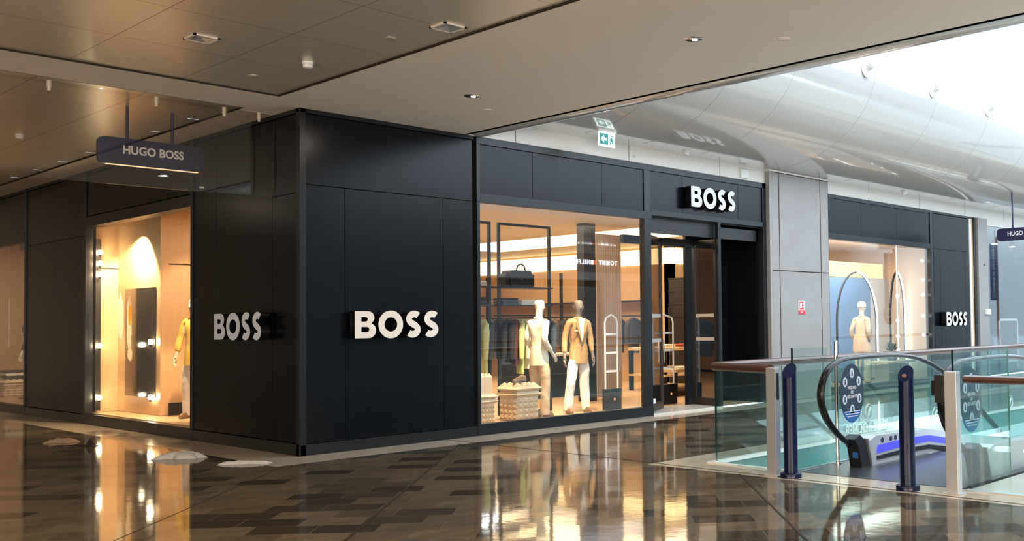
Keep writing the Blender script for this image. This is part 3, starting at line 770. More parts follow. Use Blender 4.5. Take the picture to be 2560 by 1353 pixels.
crumple('rag', -.70, -.06, .50, .11, .03, -.75, M_cloth_w, 'thin twisted white rag lying nearest the shop corner', 9)
t = thing('floor_squeegee', 'black wiper with triangular head lying on the wet floor', 'squeegee', (-1.15, 3.35, 0))
hd = MB(); bs = [(-1.18, 3.315), (-1.11, 3.36), (-1.06, 3.30), (-1.13, 3.25)]
for i in range(4):
    a_, b_ = bs[i], bs[(i + 1) % 4]; hd.bm.faces.new([hd.bm.verts.new(p) for p in ((a_[0], a_[1], .012), (b_[0], b_[1], .012), (-1.12, 3.305, .115))])
hd.box(-1.2, -1.04, 3.24, 3.37, .0, .008)
bmesh.ops.remove_doubles(hd.bm, verts=hd.bm.verts, dist=.002); hd.build('wiper_head', M_dark, t)
MB().tube([(-1.14, 3.33, .02), (-1.44, 3.62, .010)], .008, 10).build('handle', M_dark, t, smooth=True)

# ================================================================== BALUSTRADES, POSTS, BOLLARDS
def post(x, y, label, dark=False):
    t = thing('steel_post', label, 'post', (x, y, 0), 'square brushed steel posts at the escalator entrance')
    MB().box(x - .04, x + .04, y - .055, y + .055, 0, 1.05).build('upright', M_steel, t, bevel=.004)
    MB().box(x - .06, x + .06, y - .08, y + .08, 0, .012).build('base_plate', M_steel, t)
    return t
p1 = post(2.06, -5.30, 'brushed steel post with a black slot, left side of the escalator entrance')
box('slot', 2.04, 2.08, -5.358, -5.352, .74, 1.0, M_dark, p1)
p2 = post(2.14, -7.14, 'brushed steel post with black reader at its back, right side of the escalator entrance')
MB().box(2.10, 2.19, -7.085, -6.99, .78, 1.02).box(2.12, 2.17, -6.99, -6.95, .84, .97).build('reader', M_dark, p2, bevel=.008)

def bollard(x, y, label):
    t = thing('bollard', label, 'bollard', (x, y, 0), 'dark blue slant topped bollards')
    bm = MB(); n = 36; r = .068; n0 = len(bm.bm.faces)
    B = [bm.bm.verts.new((x + r * math.cos(2 * PI * i / n), y + r * math.sin(2 * PI * i / n), .05)) for i in range(n)]
    T = []
    for i in range(n):
        a = 2 * PI * i / n; dx, dy = math.cos(a), math.sin(a)
        k = (dx * .95 + dy * .2); T.append(bm.bm.verts.new((x + r * dx, y + r * dy, 1.025 + .072 * k)))
    for i in range(n): bm.bm.faces.new((B[i], B[(i + 1) % n], T[(i + 1) % n], T[i]))
    bm.bm.faces.new(T); bm.bm.faces.new(B[::-1])
    bm.build('column', M_navy, t, smooth=True)
    MB().lathe([(.104, 0), (.104, .038), (.098, .046), (.07, .05)], (x, y, 0), 36).build('base_flange', M_navy, t, smooth=True)
    return t
bollard(2.07, -5.49, 'navy bollard standing beside the left steel post')
b2 = bollard(2.08, -6.73, 'navy bollard in front of the escalator, nearer the right steel post')
MB().tube([(2.05, -6.735, 1.0), (2.038, -6.737, 1.012)], .020, 16).build('badge', M_bannerr, b2)

def railpts(pts, name, parent, w=.055, h=.045, z=1.03):
    return MB().tube([(x, y, z) for x, y in pts], w, 16, rz=h).build(name, M_rail, parent, smooth=True)
t = thing('glass_balustrade', 'glass balustrade with wooden handrail along the far side of the stair void', 'balustrade', (2.5, -4.2, 0), 'glass balustrades round the stair void')
xs = [2.50, 3.98, 5.5, 7.5, 9.5, 11.5, 13.5, 15.5, 17.5, 19.5, 21.5, 23.5, 25.5]
for a, b_ in zip(xs, xs[1:]): box('glass_pane', a + .004, b_ - .004, -4.212, -4.200, .01, 1.03, M_green, t)
railpts([(2.50, -4.2), (4, -4.2), (25.5, -4.2)], 'handrail', t)
for a in xs[1:-1]: box('edge', a - .004, a + .004, -4.213, -4.199, .01, 1.02, M_edge, t)
t = thing('glass_balustrade', 'short glass return with wooden handrail ending at the left steel post', 'balustrade', (2.4, -4.7, 0), 'glass balustrades round the stair void')
ang = math.atan2(-1.05, -.42)
def slab(x0, y0, x1, y1, th, z0, z1):
    d = Vector((x1 - x0, y1 - y0)).normalized(); n = Vector((-d.y, d.x)) * th / 2
    return MB().prism([(x0 + n.x, y0 + n.y), (x1 + n.x, y1 + n.y), (x1 - n.x, y1 - n.y), (x0 - n.x, y0 - n.y)], z0, z1, 'z')
slab(2.49, -4.235, 2.10, -5.24, .014, .01, 1.03).build('glass_pane', M_green, t)
railpts([(2.44, -4.26), (2.33, -4.6), (2.11, -5.235)], 'handrail', t, .055)
slab(2.493, -4.228, 2.490, -4.236, .02, .0, 1.02).build('edge', M_edged, t)
t = thing('glass_balustrade', 'glass balustrade along the left side of the escalator entrance', 'balustrade', (3.5, -5.3, 0), 'glass balustrades round the stair void')
for a, b_ in ((2.12, 3.05), (3.05, 4.6), (4.6, 6.2)): box('glass_pane', a + .004, b_ - .004, -5.312, -5.300, .0, 1.0, M_green, t)
box('base_rail', 2.12, 6.2, -5.32, -5.29, -.02, .012, M_steel, t); box('edge', 2.395, 2.405, -5.313, -5.299, 0, 1.0, M_edge, t)
t = thing('glass_fin', 'tall glass fin rising above the rail behind the left bollard', 'glass fin', (2.6, -5.35, 0), 'tall glass fins beside the escalator')
box('glass_pane', 2.335, 2.97, -5.352, -5.340, .01, 1.23, M_green, t); box('dark_edge', 2.320, 2.335, -5.353, -5.339, .01, 1.235, M_edged, t)
t = thing('glass_fin', 'tall glass fin right of the right steel post', 'glass fin', (2.8, -7.1, 0), 'tall glass fins beside the escalator')
box('glass_pane', 2.245, 3.42, -7.106, -7.094, .01, 1.23, M_green, t); box('dark_edge', 2.232, 2.245, -7.107, -7.093, .01, 1.235, M_edged, t)
box('light_edge', 3.42, 3.428, -7.107, -7.093, .01, 1.23, M_edge, t)
t = thing('glass_balustrade', 'glass balustrade with dark wooden handrail running off at the right edge', 'balustrade', (2.25, -8, 0), 'glass balustrades round the stair void')
railpts([(2.18, -7.24), (2.18, -12)], 'handrail', t, .05, .035, .985)
box('glass_pane', 2.355, 2.367, -9.4, -7.2, .012, .95, M_green, t); box('glass_pane', 2.355, 2.367, -12, -9.41, .012, .95, M_green, t)
box('base_rail', 2.33, 2.39, -12, -7.15, 0, .012, M_steel, t)
t = thing('glass_balustrade', 'glass balustrade with wooden handrail on the opposite gallery', 'balustrade', (8, -12, 0), 'glass balustrades round the stair void')
xs = [2.5 + 2 * i for i in range(14)]
for a, b_ in zip(xs, xs[1:]): box('glass_pane', a + .004, b_ - .004, -12.012, -12.0, .01, 1.03, M_green, t)
railpts([(2.5, -12.0), (28.5, -12.0)], 'handrail', t)
t = thing('chrome_pole', 'slim chrome pole beside the escalator handrail', 'pole', (3.12, -5.36, 0))
MB().cyl(3.12, -5.36, 0, 1.28, .021, 16).cyl(3.12, -5.36, 1.28, 1.295, .021, 16, .008).build('tube', M_chrome, t, smooth=True)
MB().cyl(3.12, -5.36, 0, .012, .045, 16).build('base_flange', M_chrome, t, smooth=True)
t = thing('floor_lamp', 'small lit white capped lamp on the pale landing at far right', 'lamp', (3.6, -7.25, 0)); MB().cyl(3.6, -7.25, 0, .2, .05).build('body', M_steel, t, smooth=True)
(MB().lathe([(.075, .20), (.085, .21), (.085, .225), (.07, .24)], (3.60, -7.25, .0), 24).build('cap', M_white_em, t, smooth=True))

# ================================================================== ESCALATOR
t = thing('escalator', 'escalator going down with black handrails and blue lit skirting', 'escalator', (2.4, -6.25, 0))
def slope(x): return 0 if x < 4.6 else (-.577 * (x - 5.2) if x > 5.8 else -.577 * (x - 4.6) ** 2 / 2.4 * 1.0)
path = [(3.10, .20), (2.88, .27), (2.66, .40), (2.49, .56), (2.415, .74), (2.45, .90), (2.56, 1.02), (2.74, 1.09), (2.95, 1.115), (3.5, 1.125), (4.05, 1.11), (4.5, 1.05), (5.0, .90), (5.5, .68), (6.0, .39), (6.6, .045), (10, -1.92), (14, -4.2)]
def smooth_path(P, k=4):
    out = []
    for i in range(len(P) - 1):
        p0, p1, p2, p3 = P[max(i - 1, 0)], P[i], P[i + 1], P[min(i + 2, len(P) - 1)]
        for q in range(k):
            u = q / k
            out.append(tuple(.5 * (2 * p1[c] + (-p0[c] + p2[c]) * u + (2 * p0[c] - 5 * p1[c] + 4 * p2[c] - p3[c]) * u * u + (-p0[c] + 3 * p1[c] - 3 * p2[c] + p3[c]) * u ** 3) for c in (0, 1)))
    return out + [P[-1]]
sp = smooth_path(path[:16]) + path[16:]
for y, sgn in ((-5.62, -1), (-6.90, 1)):
    MB().tube([(x, y, z) for x, z in sp], .042, 14, rz=.026, side=(0, 1, 0)).build('handrail', M_rubber, t, smooth=True)
    inner = [(3.25, .20)] + [(x + .0, z) for x, z in path[1:15]]
    gp = MB(); top = [p for p in sp if p[1] > .2 or p[0] > 5]
    low = [(14, -4.9), (6.0, -.30), (5.4, .0), (4.8, .18), (4.4, .24), (3.15, .25)]
    gp.prism([(x, z) for x, z in sp[2:]] + low, y - .005, y + .005); gp.build('glass_panel', M_green, t)
    # skirt
    sk_ = [(3.02, 0), (2.97, .255), (3.12, .30), (3.9, .285), (4.45, .27), (4.9, .20), (5.4, .02), (6.0, -.28), (14, -4.9), (14, -5.3), (6.0, -.75), (5.0, -.2), (4.5, 0)]
    ya, yb = (y - .10, y + .06)
    MB().prism([(x + .17, z) if i < 3 else (x, z) for i, (x, z) in enumerate(sk_)], ya, yb).build('skirt', mat('skirt_silver', (.62, .63, .66), .3, metal=.4), t)
    MB().prism([(3.0, 0), (2.95, .20), (2.86, .30), (2.98, .34), (3.08, .27), (3.17, 0)], ya + .0, yb - .02).build('newel_cap', M_dark, t, bevel=.008)
    MB().prism([(3.19, 0), (3.10, .29), (3.13, .29), (3.22, 0)], ya - .015, yb + .01).build('newel_trim', M_steel, t)
    if sgn < 0:
        MB().prism([(3.30, .115), (3.32, .20), (3.9, .215), (4.45, .20), (4.9, .13), (5.4, -.05), (5.4, -.12), (4.9, .06), (4.45, .13), (3.9, .14)], ya - .006, ya - .0005).build('blue_light', M_bluelit, t)
        MB().prism([(3.30, .09), (3.9, .105), (4.45, .095), (4.9, .03), (5.4, -.14), (5.4, -.2), (4.9, -.03), (4.45, .05), (3.9, .06), (3.3, .05)], ya - .012, ya - .0005).build('brush_strip', M_dark, t)
        for k, xx in enumerate((3.42, 3.60, 3.70)): MB().tube([(xx, ya - .001, .245), (xx, ya - .004, .245)], .028, 14).build('pictogram', M_navys, t)
    else:
        MB().prism([(3.30, .12), (3.32, .20), (4.45, .20), (5.4, -.05), (5.4, -.12), (4.45, .13)], yb + .0005, yb + .006).build('blue_light', M_bluelit, t)
box('badge', 2.955, 2.965, -5.70, -5.64, .10, .16, M_discb, t)
for k in range(14):
    x = 4.62 + k * .38; z = -.02 if k < 2 else -.02 - (k - 1.5) * .215
    MB().box(x, x + .41, -6.78, -5.78, z - .22, z).build('step', M_plate, t)
box('comb_plate', 4.35, 4.62, -6.78, -5.78, -.03, .006, M_plate, t)
# safety disc stuck on the escalator glass
def safety_disc(cx, y, cz, label, flip=False):
    s = thing('safety_disc', label, 'notice', (cx, y, cz), 'round navy safety notices on the escalator glass')
    r = .30
    MB().prism(arc(cx, cz, .225, r, 0, 351, 40), y - .004, y).build('disc', M_disc, s)
    MB().prism(arc(cx, cz, .222, r * .99, 218, 322, 20), y - .0065, y - .0045).build('blue_segment', M_discb, s)
    for k, a in enumerate((90, 32, -25, -90, 205, 148)):
        px, pz = cx + .155 * math.cos(math.radians(a)), cz + .02 + .185 * math.sin(math.radians(a))
        ic = MB().prism(arc(px, pz, .042, .050, 0, 345, 24), y - .0065, y - .0045).build('pictogram', mat('icon_pale', (.55, .62, .75), .5) if k == 0 else bpy.data.materials['icon_pale'], s)
        fg = MB(); fg.prism(arc(px, pz + .018, .009, .010, 0, 330, 10), y - .009, y - .0067)
        fg.prism([(px - .012, pz - .028), (px - .004, pz - .028), (px, pz - .01), (px + .010, pz - .028), (px + .016, pz - .024), (px + .008, pz + .008), (px - .008, pz + .008)], y - .009, y - .0067)
        fg.build('figure', M_disc, ic)
    for z_, w_ in ((.045, 'MESURES'), (.0, 'DE'), (-.045, 'SÉCURITÉ')):
        text('lettering', w_, .042, M_letter, Matrix.Translation((cx, y - .0055, cz + .01 + z_)) @ (FRONT), .0005, .0008, parent=s)
    for z_, w_ in ((-.185, .30), (-.21, .26), (-.235, .2)): box('small_print', cx - w_ / 2, cx + w_ / 2, y - .0085, y - .0066, cz + z_ - .004, cz + z_ + .004, M_letter, s)
safety_disc(2.90 + .06, -5.64, .76, 'round navy safety notice on the left escalator glass')
safety_disc(2.98, -6.92, .74, 'round navy safety notice seen through the glass fin at right')
# floor plate of the escalator
struct(box('floor_escalator_plate', 2.40, 4.40, -7.10, -5.36, -.02, .004, M_plate))
# frosted lettering on the glass opposite
gl = thing('glass_lettering', 'white mirrored YVES R lettering on the balustrade glass behind the escalator', 'lettering', (5.1, -4.22, .3))
text('lettering', 'YVES ROCHER', .17, M_white, Matrix.Translation((5.66, -4.222, .09)) @ BACK, .0008, .002, parent=gl)
def emblem(x, z, label):
    s = thing('glass_emblem', label, 'emblem', (x, -4.222, z), 'round white emblems on the balustrade glass')
    MB().tube([(x + .10 * math.cos(a * PI / 12), -4.222, z + .10 * math.sin(a * PI / 12)) for a in range(24)], .010, 6, closed=True, rz=.002).build('ring', M_white, s)
    MB().prism([(x - .05, z - .05), (x - .01, z - .06), (x + .02, z), (x + .06, z + .04), (x + .03, z + .07), (x - .02, z + .03)], -4.2235, -4.2205).build('leaf_mark', M_white, s)
emblem(5.73, .30, 'round white emblem above the mirrored lettering on the balustrade glass')
emblem(7.62, .12, 'round white emblem beside the right steel post')
emblem(10.3, .12, 'round white emblem at the right edge of the picture')

# ================================================================== MANNEQUINS
def mannequin(label, loc, face, H, skin_m, top_m, low_m, shoe_m=None, hands=True, armL=None, armR=None, coat=.0, long_top=False, cap=False, flare=.0, shirt=None, legs=None):
    """local frame: x = figure's left, y = forward; 'face' = heading in radians of the forward direction"""
    t = thing('mannequin', label, 'mannequin', loc, 'dressed shop window mannequins')
    k = H / 1.88
    M = Matrix.Translation(loc) @ Matrix.Rotation(face - PI / 2, 4, 'Z') @ Matrix.Scale(k, 4)
    legs = legs or (((.10, 0, .90), (.115, .02, .50), (.12, -.01, .09)), ((-.10, 0, .90), (-.12, .03, .50), (-.14, .0, .09)))
    armL = armL or [(.17, 0, 1.48), (.215, -.02, 1.20), (.22, .06, .95)]
    armR = armR or [(-.17, 0, 1.48), (-.215, -.02, 1.20), (-.22, .06, .95)]
    armL = [(a[0] * .84, a[1], a[2] - (.015 if i == 0 else 0)) for i, a in enumerate(armL)] if armL[0][0] > .18 else armL
    armR = [(a[0] * .84, a[1], a[2] - (.015 if i == 0 else 0)) for i, a in enumerate(armR)] if armR[0][0] < -.18 else armR
    # body: torso, neck, head, arms and hands in one skin
    V = [(0, 0, 1.0), (0, 0, 1.25), (0, 0, 1.46), (0, .0, 1.56), (0, .015, 1.645), (0, .03, 1.70), (0, .015, 1.79), (0, .01, 1.84)]
    Rd = [(.10, .08), (.11, .08), (.09, .07), (.052, .052), (.055, .062), (.070, .085), (.080, .098), (.055, .070)]
    E_ = [(0, 1), (1, 2), (2, 3), (3, 4), (4, 5), (5, 6), (6, 7)]
    for arm in (armL, armR):
        sg = 1 if arm[0][0] > 0 else -1
        b0 = len(V); V += [(arm[0][0] * .8, arm[0][1], arm[0][2] - .02), arm[1], arm[2]]; Rd += [.045, .036, .026]; E_ += [(2, b0), (b0, b0 + 1), (b0 + 1, b0 + 2)]
        if hands:
            d = (Vector(arm[2]) - Vector(arm[1])).normalized(); w = Vector(arm[2])
            fwd = Vector((0, 1, 0)) - d * d.y; fwd.normalize()
            V += [tuple(w + d * .05), tuple(w + d * .09)]; Rd += [(.030, .018), (.034, .017)]; E_ += [(b0 + 2, b0 + 3), (b0 + 3, b0 + 4)]
            for i, (o_, ln) in enumerate(((.027, .07), (.009, .08), (-.009, .075), (-.026, .058))):
                f0 = w + d * .115 + fwd * o_; f1 = f0 + d * ln * .5 + Vector((-sg * .006, 0, 0)); f2 = f1 + d * ln * .5 + Vector((-sg * .016, 0, 0))
                n = len(V); V += [tuple(f0), tuple(f1), tuple(f2)]; Rd += [.0095, .0085, .007]; E_ += [(b0 + 4, n), (n, n + 1), (n + 1, n + 2)]
            n = len(V); th = w + d * .055 + fwd * .035; V += [tuple(th), tuple(th + d * .035 + fwd * .014)]; Rd += [.010, .008]; E_ += [(b0 + 3, n), (n, n + 1)]
    skin('body', V, E_, Rd, skin_m, t, 2, M)
    # face: nose ridge and brows, ears
    fb = MB(); fb.lathe([(.0, 0), (.012, .004), (.016, .02), (.008, .045), (.0, .05)], (0, .118, 1.695), 10); fb.lathe([(.0, -.03), (.008, -.015), (.010, .0), (.008, .02), (0, .03)], (.083, .015, 1.72), 8, 1, 1.8); fb.lathe([(.0, -.03), (.008, -.015), (.010, .0), (.008, .02), (0, .03)], (-.083, .015, 1.72), 8, 1, 1.8)
    fb.build('facial_features', skin_m, t, smooth=True, M=M)
    # trousers
    V = [(0, 0, 1.0), (0, 0, .92)]; Rd = [(.135, .108), (.145, .118)]; E_ = [(0, 1)]
    for hip, kn, an in legs:
        b0 = len(V); V += [hip, kn, ((kn[0] + an[0]) / 2, (kn[1] + an[1]) / 2 - .01, (kn[2] + an[2]) / 2), (an[0], an[1], .03), (an[0], an[1], -.05)]; Rd += [(.092, .102), (.076, .084), (.072, .080), (.070, .084), (.070, .084)]
        E_ += [(1, b0), (b0, b0 + 1), (b0 + 1, b0 + 2), (b0 + 2, b0 + 3), (b0 + 3, b0 + 4)]
    skin('trousers', V, E_, Rd, low_m, t, 3, M, cut=.045, wr=.010)
    # top
    hem = .74 if long_top else .81
    V = [(0, 0, .93), (0, 0, 1.02), (0, 0, 1.18), (0, 0, 1.36), (0, -.005, 1.49), (0, -.005, 1.545)]
    Rd = [(.165 + flare, .125 + flare), (.155 + flare * .7, .118 + flare * .7), (.145 + flare * .4, .11 + flare * .4), (.165, .125), (.125, .085), (.062, .06)]
    E_ = [(0, 1), (1, 2), (2, 3), (3, 4), (4, 5)]
    for arm in (armL, armR):
        b0 = len(V); V += [arm[0], arm[1], tuple(Vector(arm[1]).lerp(Vector(arm[2]), .85))]; Rd += [.060, .050, .043]; E_ += [(4, b0), (b0, b0 + 1), (b0 + 1, b0 + 2)]
    jk = skin('jacket', V, E_, Rd, top_m, t, 3, M, wr=.009)
    jt = MB(); wx, wy = .150 + flare * .9, .118 + flare * .9; rg = []
    for z_, k_ in ((1.13, .90), (1.05, 1.0), (.98, 1.05), (.90, 1.09), (hem, 1.12), (hem, .98), (.90, .95)):
        rg.append([jt.bm.verts.new((wx * k_ * (1 + .025 * math.sin(5 * a * PI / 18 + z_ * 6)) * math.cos(a * PI / 18), wy * k_ * (1 + .03 * math.sin(7 * a * PI / 18)) * math.sin(a * PI / 18), z_)) for a in range(36)])
    for A_, B_ in zip(rg, rg[1:]):
        for i in range(36): jt.bm.faces.new((A_[i], A_[(i + 1) % 36], B_[(i + 1) % 36], B_[i]))
    jt.build('jacket_tail', top_m, t, smooth=True, M=M)
    MB().tube([(.066 * math.cos(a * PI / 9), -.004 + .062 * math.sin(a * PI / 9), 1.545) for a in range(18)], .013, 8, closed=True, rz=.02).build('collar', top_m, t, smooth=True, M=M)
    if shirt:
        sm_ = MB(); sm_.bm.faces.new([sm_.bm.verts.new(p) for p in ((-.055, .095, 1.535), (.055, .095, 1.535), (.0, .150, 1.18))]); sm_.bm.faces.new([sm_.bm.verts.new(p) for p in ((-.055, .06, 1.535), (.0, .12, 1.18), (.055, .06, 1.535))])
        sm_ = MB(); sm_.prism([(-.062, 1.54), (.062, 1.54), (.05, 1.35), (.0, 1.16), (-.05, 1.35)], .085, .148); sm_.build('shirt_front', shirt, t, M=M)
        lp = MB(); lp.prism([(-.062, 1.545), (-.10, 1.46), (-.085, 1.40), (.0, 1.14), (-.035, 1.36)], .14, .156); lp.prism([(.062, 1.545), (.10, 1.46), (.085, 1.40), (.0, 1.14), (.035, 1.36)], .14, .156); lp.build('lapel', top_m, t, M=M)
        MB().tube([(.0, .15, 1.10), (.0, .158, 1.10)], .011, 10).build('button', M_sole, t, M=M)
        MB().box(.07, .13, .135, .150, 1.33, 1.35).build('pocket_square', M_white, t, M=M)
    for hip, kn, an in legs:
        sx = an[0]; sh_ = MB()
        sh_.lathe([(.040, 0), (.043, .02), (.040, .05), (.025, .085), (.01, .09)], (sx, an[1] + .075, 0), 16, 1.05, 2.9)
        sh_.build('shoe', shoe_m or M_shoe, t, smooth=True, M=M)
    if cap:
        MB().lathe([(.104, 1.755), (.108, 1.79), (.098, 1.84), (.06, 1.875), (.01, 1.885)], (0, .01, 0), 24, .9, 1.12).build('cap', cap, t, smooth=True, M=M)
        MB().prism(arc(0, .10, .075, .12, 0, 180, 12), 1.762, 1.774, 'z').build('cap_peak', cap, t, M=M)
    return t
toC = math.atan2(-11.06 - 1.3, -5.95 - 5.7)
# jacket mannequin: faces the glass, weight on one leg
mannequin('mannequin in tan blazer and white trousers facing out of the big window', (5.68, 1.3, .02), -PI / 2 + -.35, 1.93, M_grey_m, M_tan, M_cloth_w,
          armL=[(.205, 0, 1.49), (.275, -.03, 1.20), (.30, .02, .93)], armR=[(-.205, 0, 1.49), (-.27, -.03, 1.20), (-.27, .06, .93)], shirt=M_paper,
          legs=(((.09, 0, .90), (.16, .06, .50), (.21, .02, .09)), ((-.09, 0, .90), (-.10, .0, .50), (-.12, .0, .09))))
mannequin('cream dressed mannequin seen side on behind the studded plinth in the big window', (4.72, 1.2, .02), .10, 1.93, M_cream, M_cloth_c, M_beige,
          armL=[(.19, -.02, 1.49), (.23, -.08, 1.20), (.22, .10, 1.00)], armR=[(-.19, -.02, 1.49), (-.23, -.08, 1.20), (-.22, .12, 1.00)])
mannequin('mannequin in white cap and pale jacket in the far right window', (14.72, 1.2, .02), .05, 1.93, M_cream, M_beige, M_cloth_c, cap=M_paper, long_top=True, flare=.055,
          armL=[(.20, -.02, 1.49), (.26, -.10, 1.20), (.25, .02, .97)], armR=[(-.20, -.02, 1.49), (-.26, -.10, 1.20), (-.26, .05, .95)])
mannequin('mannequin with yellow top and white shorts at the right side of the lit display window', (.66, 4.36, .165), PI + .5, 1.84, M_cream, M_yellow, M_cloth_w,
          armL=[(.20, 0, 1.49), (.28, .02, 1.22), (.30, .08, .98)], armR=[(-.20, 0, 1.49), (-.28, .02, 1.22), (-.29, .08, .98)])
mannequin('dark jacketed mannequin half hidden at the edge of the farthest left window', (.72, 11.95, .15), PI + .3, 1.84, M_cream, M_slate, M_blue, shirt=M_paper)
mannequin('dim mannequin in pale jeans behind the neighbouring shop glass at far right', (20.95, .9, .02), -PI / 2, 1.8, M_grey_m, M_blue, M_slate)

# bag strap and vest on the capped mannequin
# ================================================================== PLINTHS WITH PYRAMID STUDS
def stud_row(mb, x0, x1, y0, y1, z, n, d, h, face):
    for i in range(n):
        a, b_ = i / n, (i + 1) / n
        if face == 'y':
            xa, xb = x0 + (x1 - x0) * a, x0 + (x1 - x0) * b_; c = ((xa + xb) / 2, y0 - d, z + h / 2); P = [(xa, y0, z), (xb, y0, z), (xb, y0, z + h), (xa, y0, z + h)]
        elif face == 'x':
            ya, yb = y0 + (y1 - y0) * a, y0 + (y1 - y0) * b_; c = (x0 - d, (ya + yb) / 2, z + h / 2); P = [(x0, ya, z), (x0, yb, z), (x0, yb, z + h), (x0, ya, z + h)]
        else:
            for q in range(n):
                xa, xb = x0 + (x1 - x0) * a, x0 + (x1 - x0) * b_; ya, yb = y0 + (y1 - y0) * q / n, y0 + (y1 - y0) * (q + 1) / n
                c = ((xa + xb) / 2, (ya + yb) / 2, z + d); P = [(xa, ya, z), (xb, ya, z), (xb, yb, z), (xa, yb, z)]
                for e in range(4): mb.quad(P[e], P[(e + 1) % 4], c) if False else mb.bm.faces.new([mb.bm.verts.new(Vector(p)) for p in (P[e], P[(e + 1) % 4], c)])
            continue
        for e in range(4): mb.bm.faces.new([mb.bm.verts.new(Vector(p)) for p in (P[e], P[(e + 1) % 4], c)])
def plinth(x, y, w, h, label, crown=False, z0=.02):
    t = thing('studded_plinth', label, 'plinth', (x, y, z0), 'timber plinths with pyramid studs')
    x0, x1, y0, y1 = x - w / 2, x + w / 2, y - w / 2, y + w / 2
    body = MB(); body.box(x0, x1, y0, y1, z0, z0 + h * .62)
    rows = 4
    for r_ in range(rows):
        z = z0 + .02 + r_ * (h * .58 / rows); hh = h * .58 / rows
        stud_row(body, x0, x1, y0, y1, z, 4, .045, hh, 'y'); stud_row(body, x0, x1, y0, y1, z, 4, .045, hh, 'x')
    body.build('body', M_stud, t)
    cm = MB(); za = z0 + h * .62
    for q in range(2):
        z = za + q * h * .15; e = .055
        cm.lathe([(w * .70, z), (w * .70 + e * 1.3, z + h * .075), (w * .70, z + h * .15)], (x, y, 0), 4)
    c2 = cm.build('collar', M_stud, t, M=Matrix.Translation((x, y, 0)) @ Matrix.Rotation(PI / 4, 4, 'Z') @ Matrix.Translation((-x, -y, 0)))
    top = MB(); zt = za + h * .30; top.box(x0, x1, y0, y1, za + h * .28, zt + .005)
    if crown: top.box(x0 + .02, x1 - .02, y0 + .02, y1 - .02, zt, zt + .26); stud_row(top, x0 + .02, x1 - .02, y0 + .02, y1 - .02, zt + .26, 3, .06, .0, 'z')
    else: stud_row(top, x0, x1, y0, y1, zt + .005, 4, .05, .0, 'z')
    top.build('crown', M_stud, t)
    return zt + (.32 if crown else .055)
plinth(3.58, 1.2, .26, .48, 'tall studded timber plinth with bright crown at the left edge of the big window', True)
zt = plinth(4.30, 1.2, .42, .58, 'low studded timber plinth carrying a pair of shoes in the big window')
zt2 = plinth(.75, 13.2, .42, .36, 'studded plinth with folded clothes in the farthest left window', z0=.15)
def shoe(x, y, z, label, rot=.3, mt=M_shoe, sc=1.0):
    t = thing('loafer', label, 'shoe', (x, y, z), 'tan shoes on the plinth')
    M = Matrix.Translation((x, y, z)) @ Matrix.Rotation(rot, 4, 'Z') @ Matrix.Scale(sc, 4)
    MB().lathe([(.045, 0), (.05, .008), (.048, .018)], (0, 0, 0), 20, 2.9, 1).build('sole', M_sole, t, smooth=True, M=M)
    bm = MB(); n0 = 0
    secs = [(-.135, .030, .075), (-.10, .040, .095), (-.04, .040, .085), (.02, .042, .062), (.08, .042, .042), (.13, .022, .022)]
    rings = []
    for sx_, w_, h_ in secs: rings.append([bm.bm.verts.new((sx_, w_ * math.cos(a * PI / 6), .014 + h_ * max(0, math.sin(a * PI / 6)))) for a in range(7)])
    for A, B in zip(rings, rings[1:]):
        for i in range(6): bm.bm.faces.new((A[i], A[i + 1], B[i + 1], B[i]))
    bm.bm.faces.new(rings[0]); bm.bm.faces.new(rings[-1][::-1])
    bm.build('upper', mt, t, smooth=True, M=M)
shoe(4.22, 1.10, zt, 'tan shoe on the low plinth, nearer the glass', PI + .1); shoe(4.34, 1.25, zt, 'tan shoe on the low plinth, behind its pair', PI + .05)

# ================================================================== RACKS, GARMENTS, FOLDED STACKS
def rack(x0, x1, y, label, shelves=(1.84, 2.14), rail=1.66, ztop=3.2, depth=.34, zb=.02):
    t = thing('display_rack', label, 'clothes rack', ((x0 + x1) / 2, y, zb), 'tall black metal display racks in the shop')
    for xx in (x0, x1):
        MB().box(xx - .022, xx + .022, y - .022, y + .022, zb, ztop).build('upright', M_dark, t)
    MB().box(x0, x1, y - .02, y + .02, ztop - .04, ztop).build('top_bar', M_dark, t); MB().box(x0, x1, y - .02, y + .02, zb, zb + .04).build('bottom_bar', M_dark, t)
    for z in shelves: MB().box(x0 + .02, x1 + .05, y - .05, y + depth, z - .022, z).build('shelf', M_dark, t)
    MB().tube([(x0, y + .14, rail), (x1, y + .14, rail)], .012, 10).build('hanging_rail', M_dark, t)
    return t
rack(4.56, 5.66, 2.0, 'tall black rack with shelves behind the two mannequins in the big window')
rack(3.2, 4.36, 2.0, 'tall black rack beside it at the left edge of the big window')
rack(14.1, 15.2, 3.0, 'tall black frame behind the capped mannequin in the far right window', (), 1.66, 3.1)
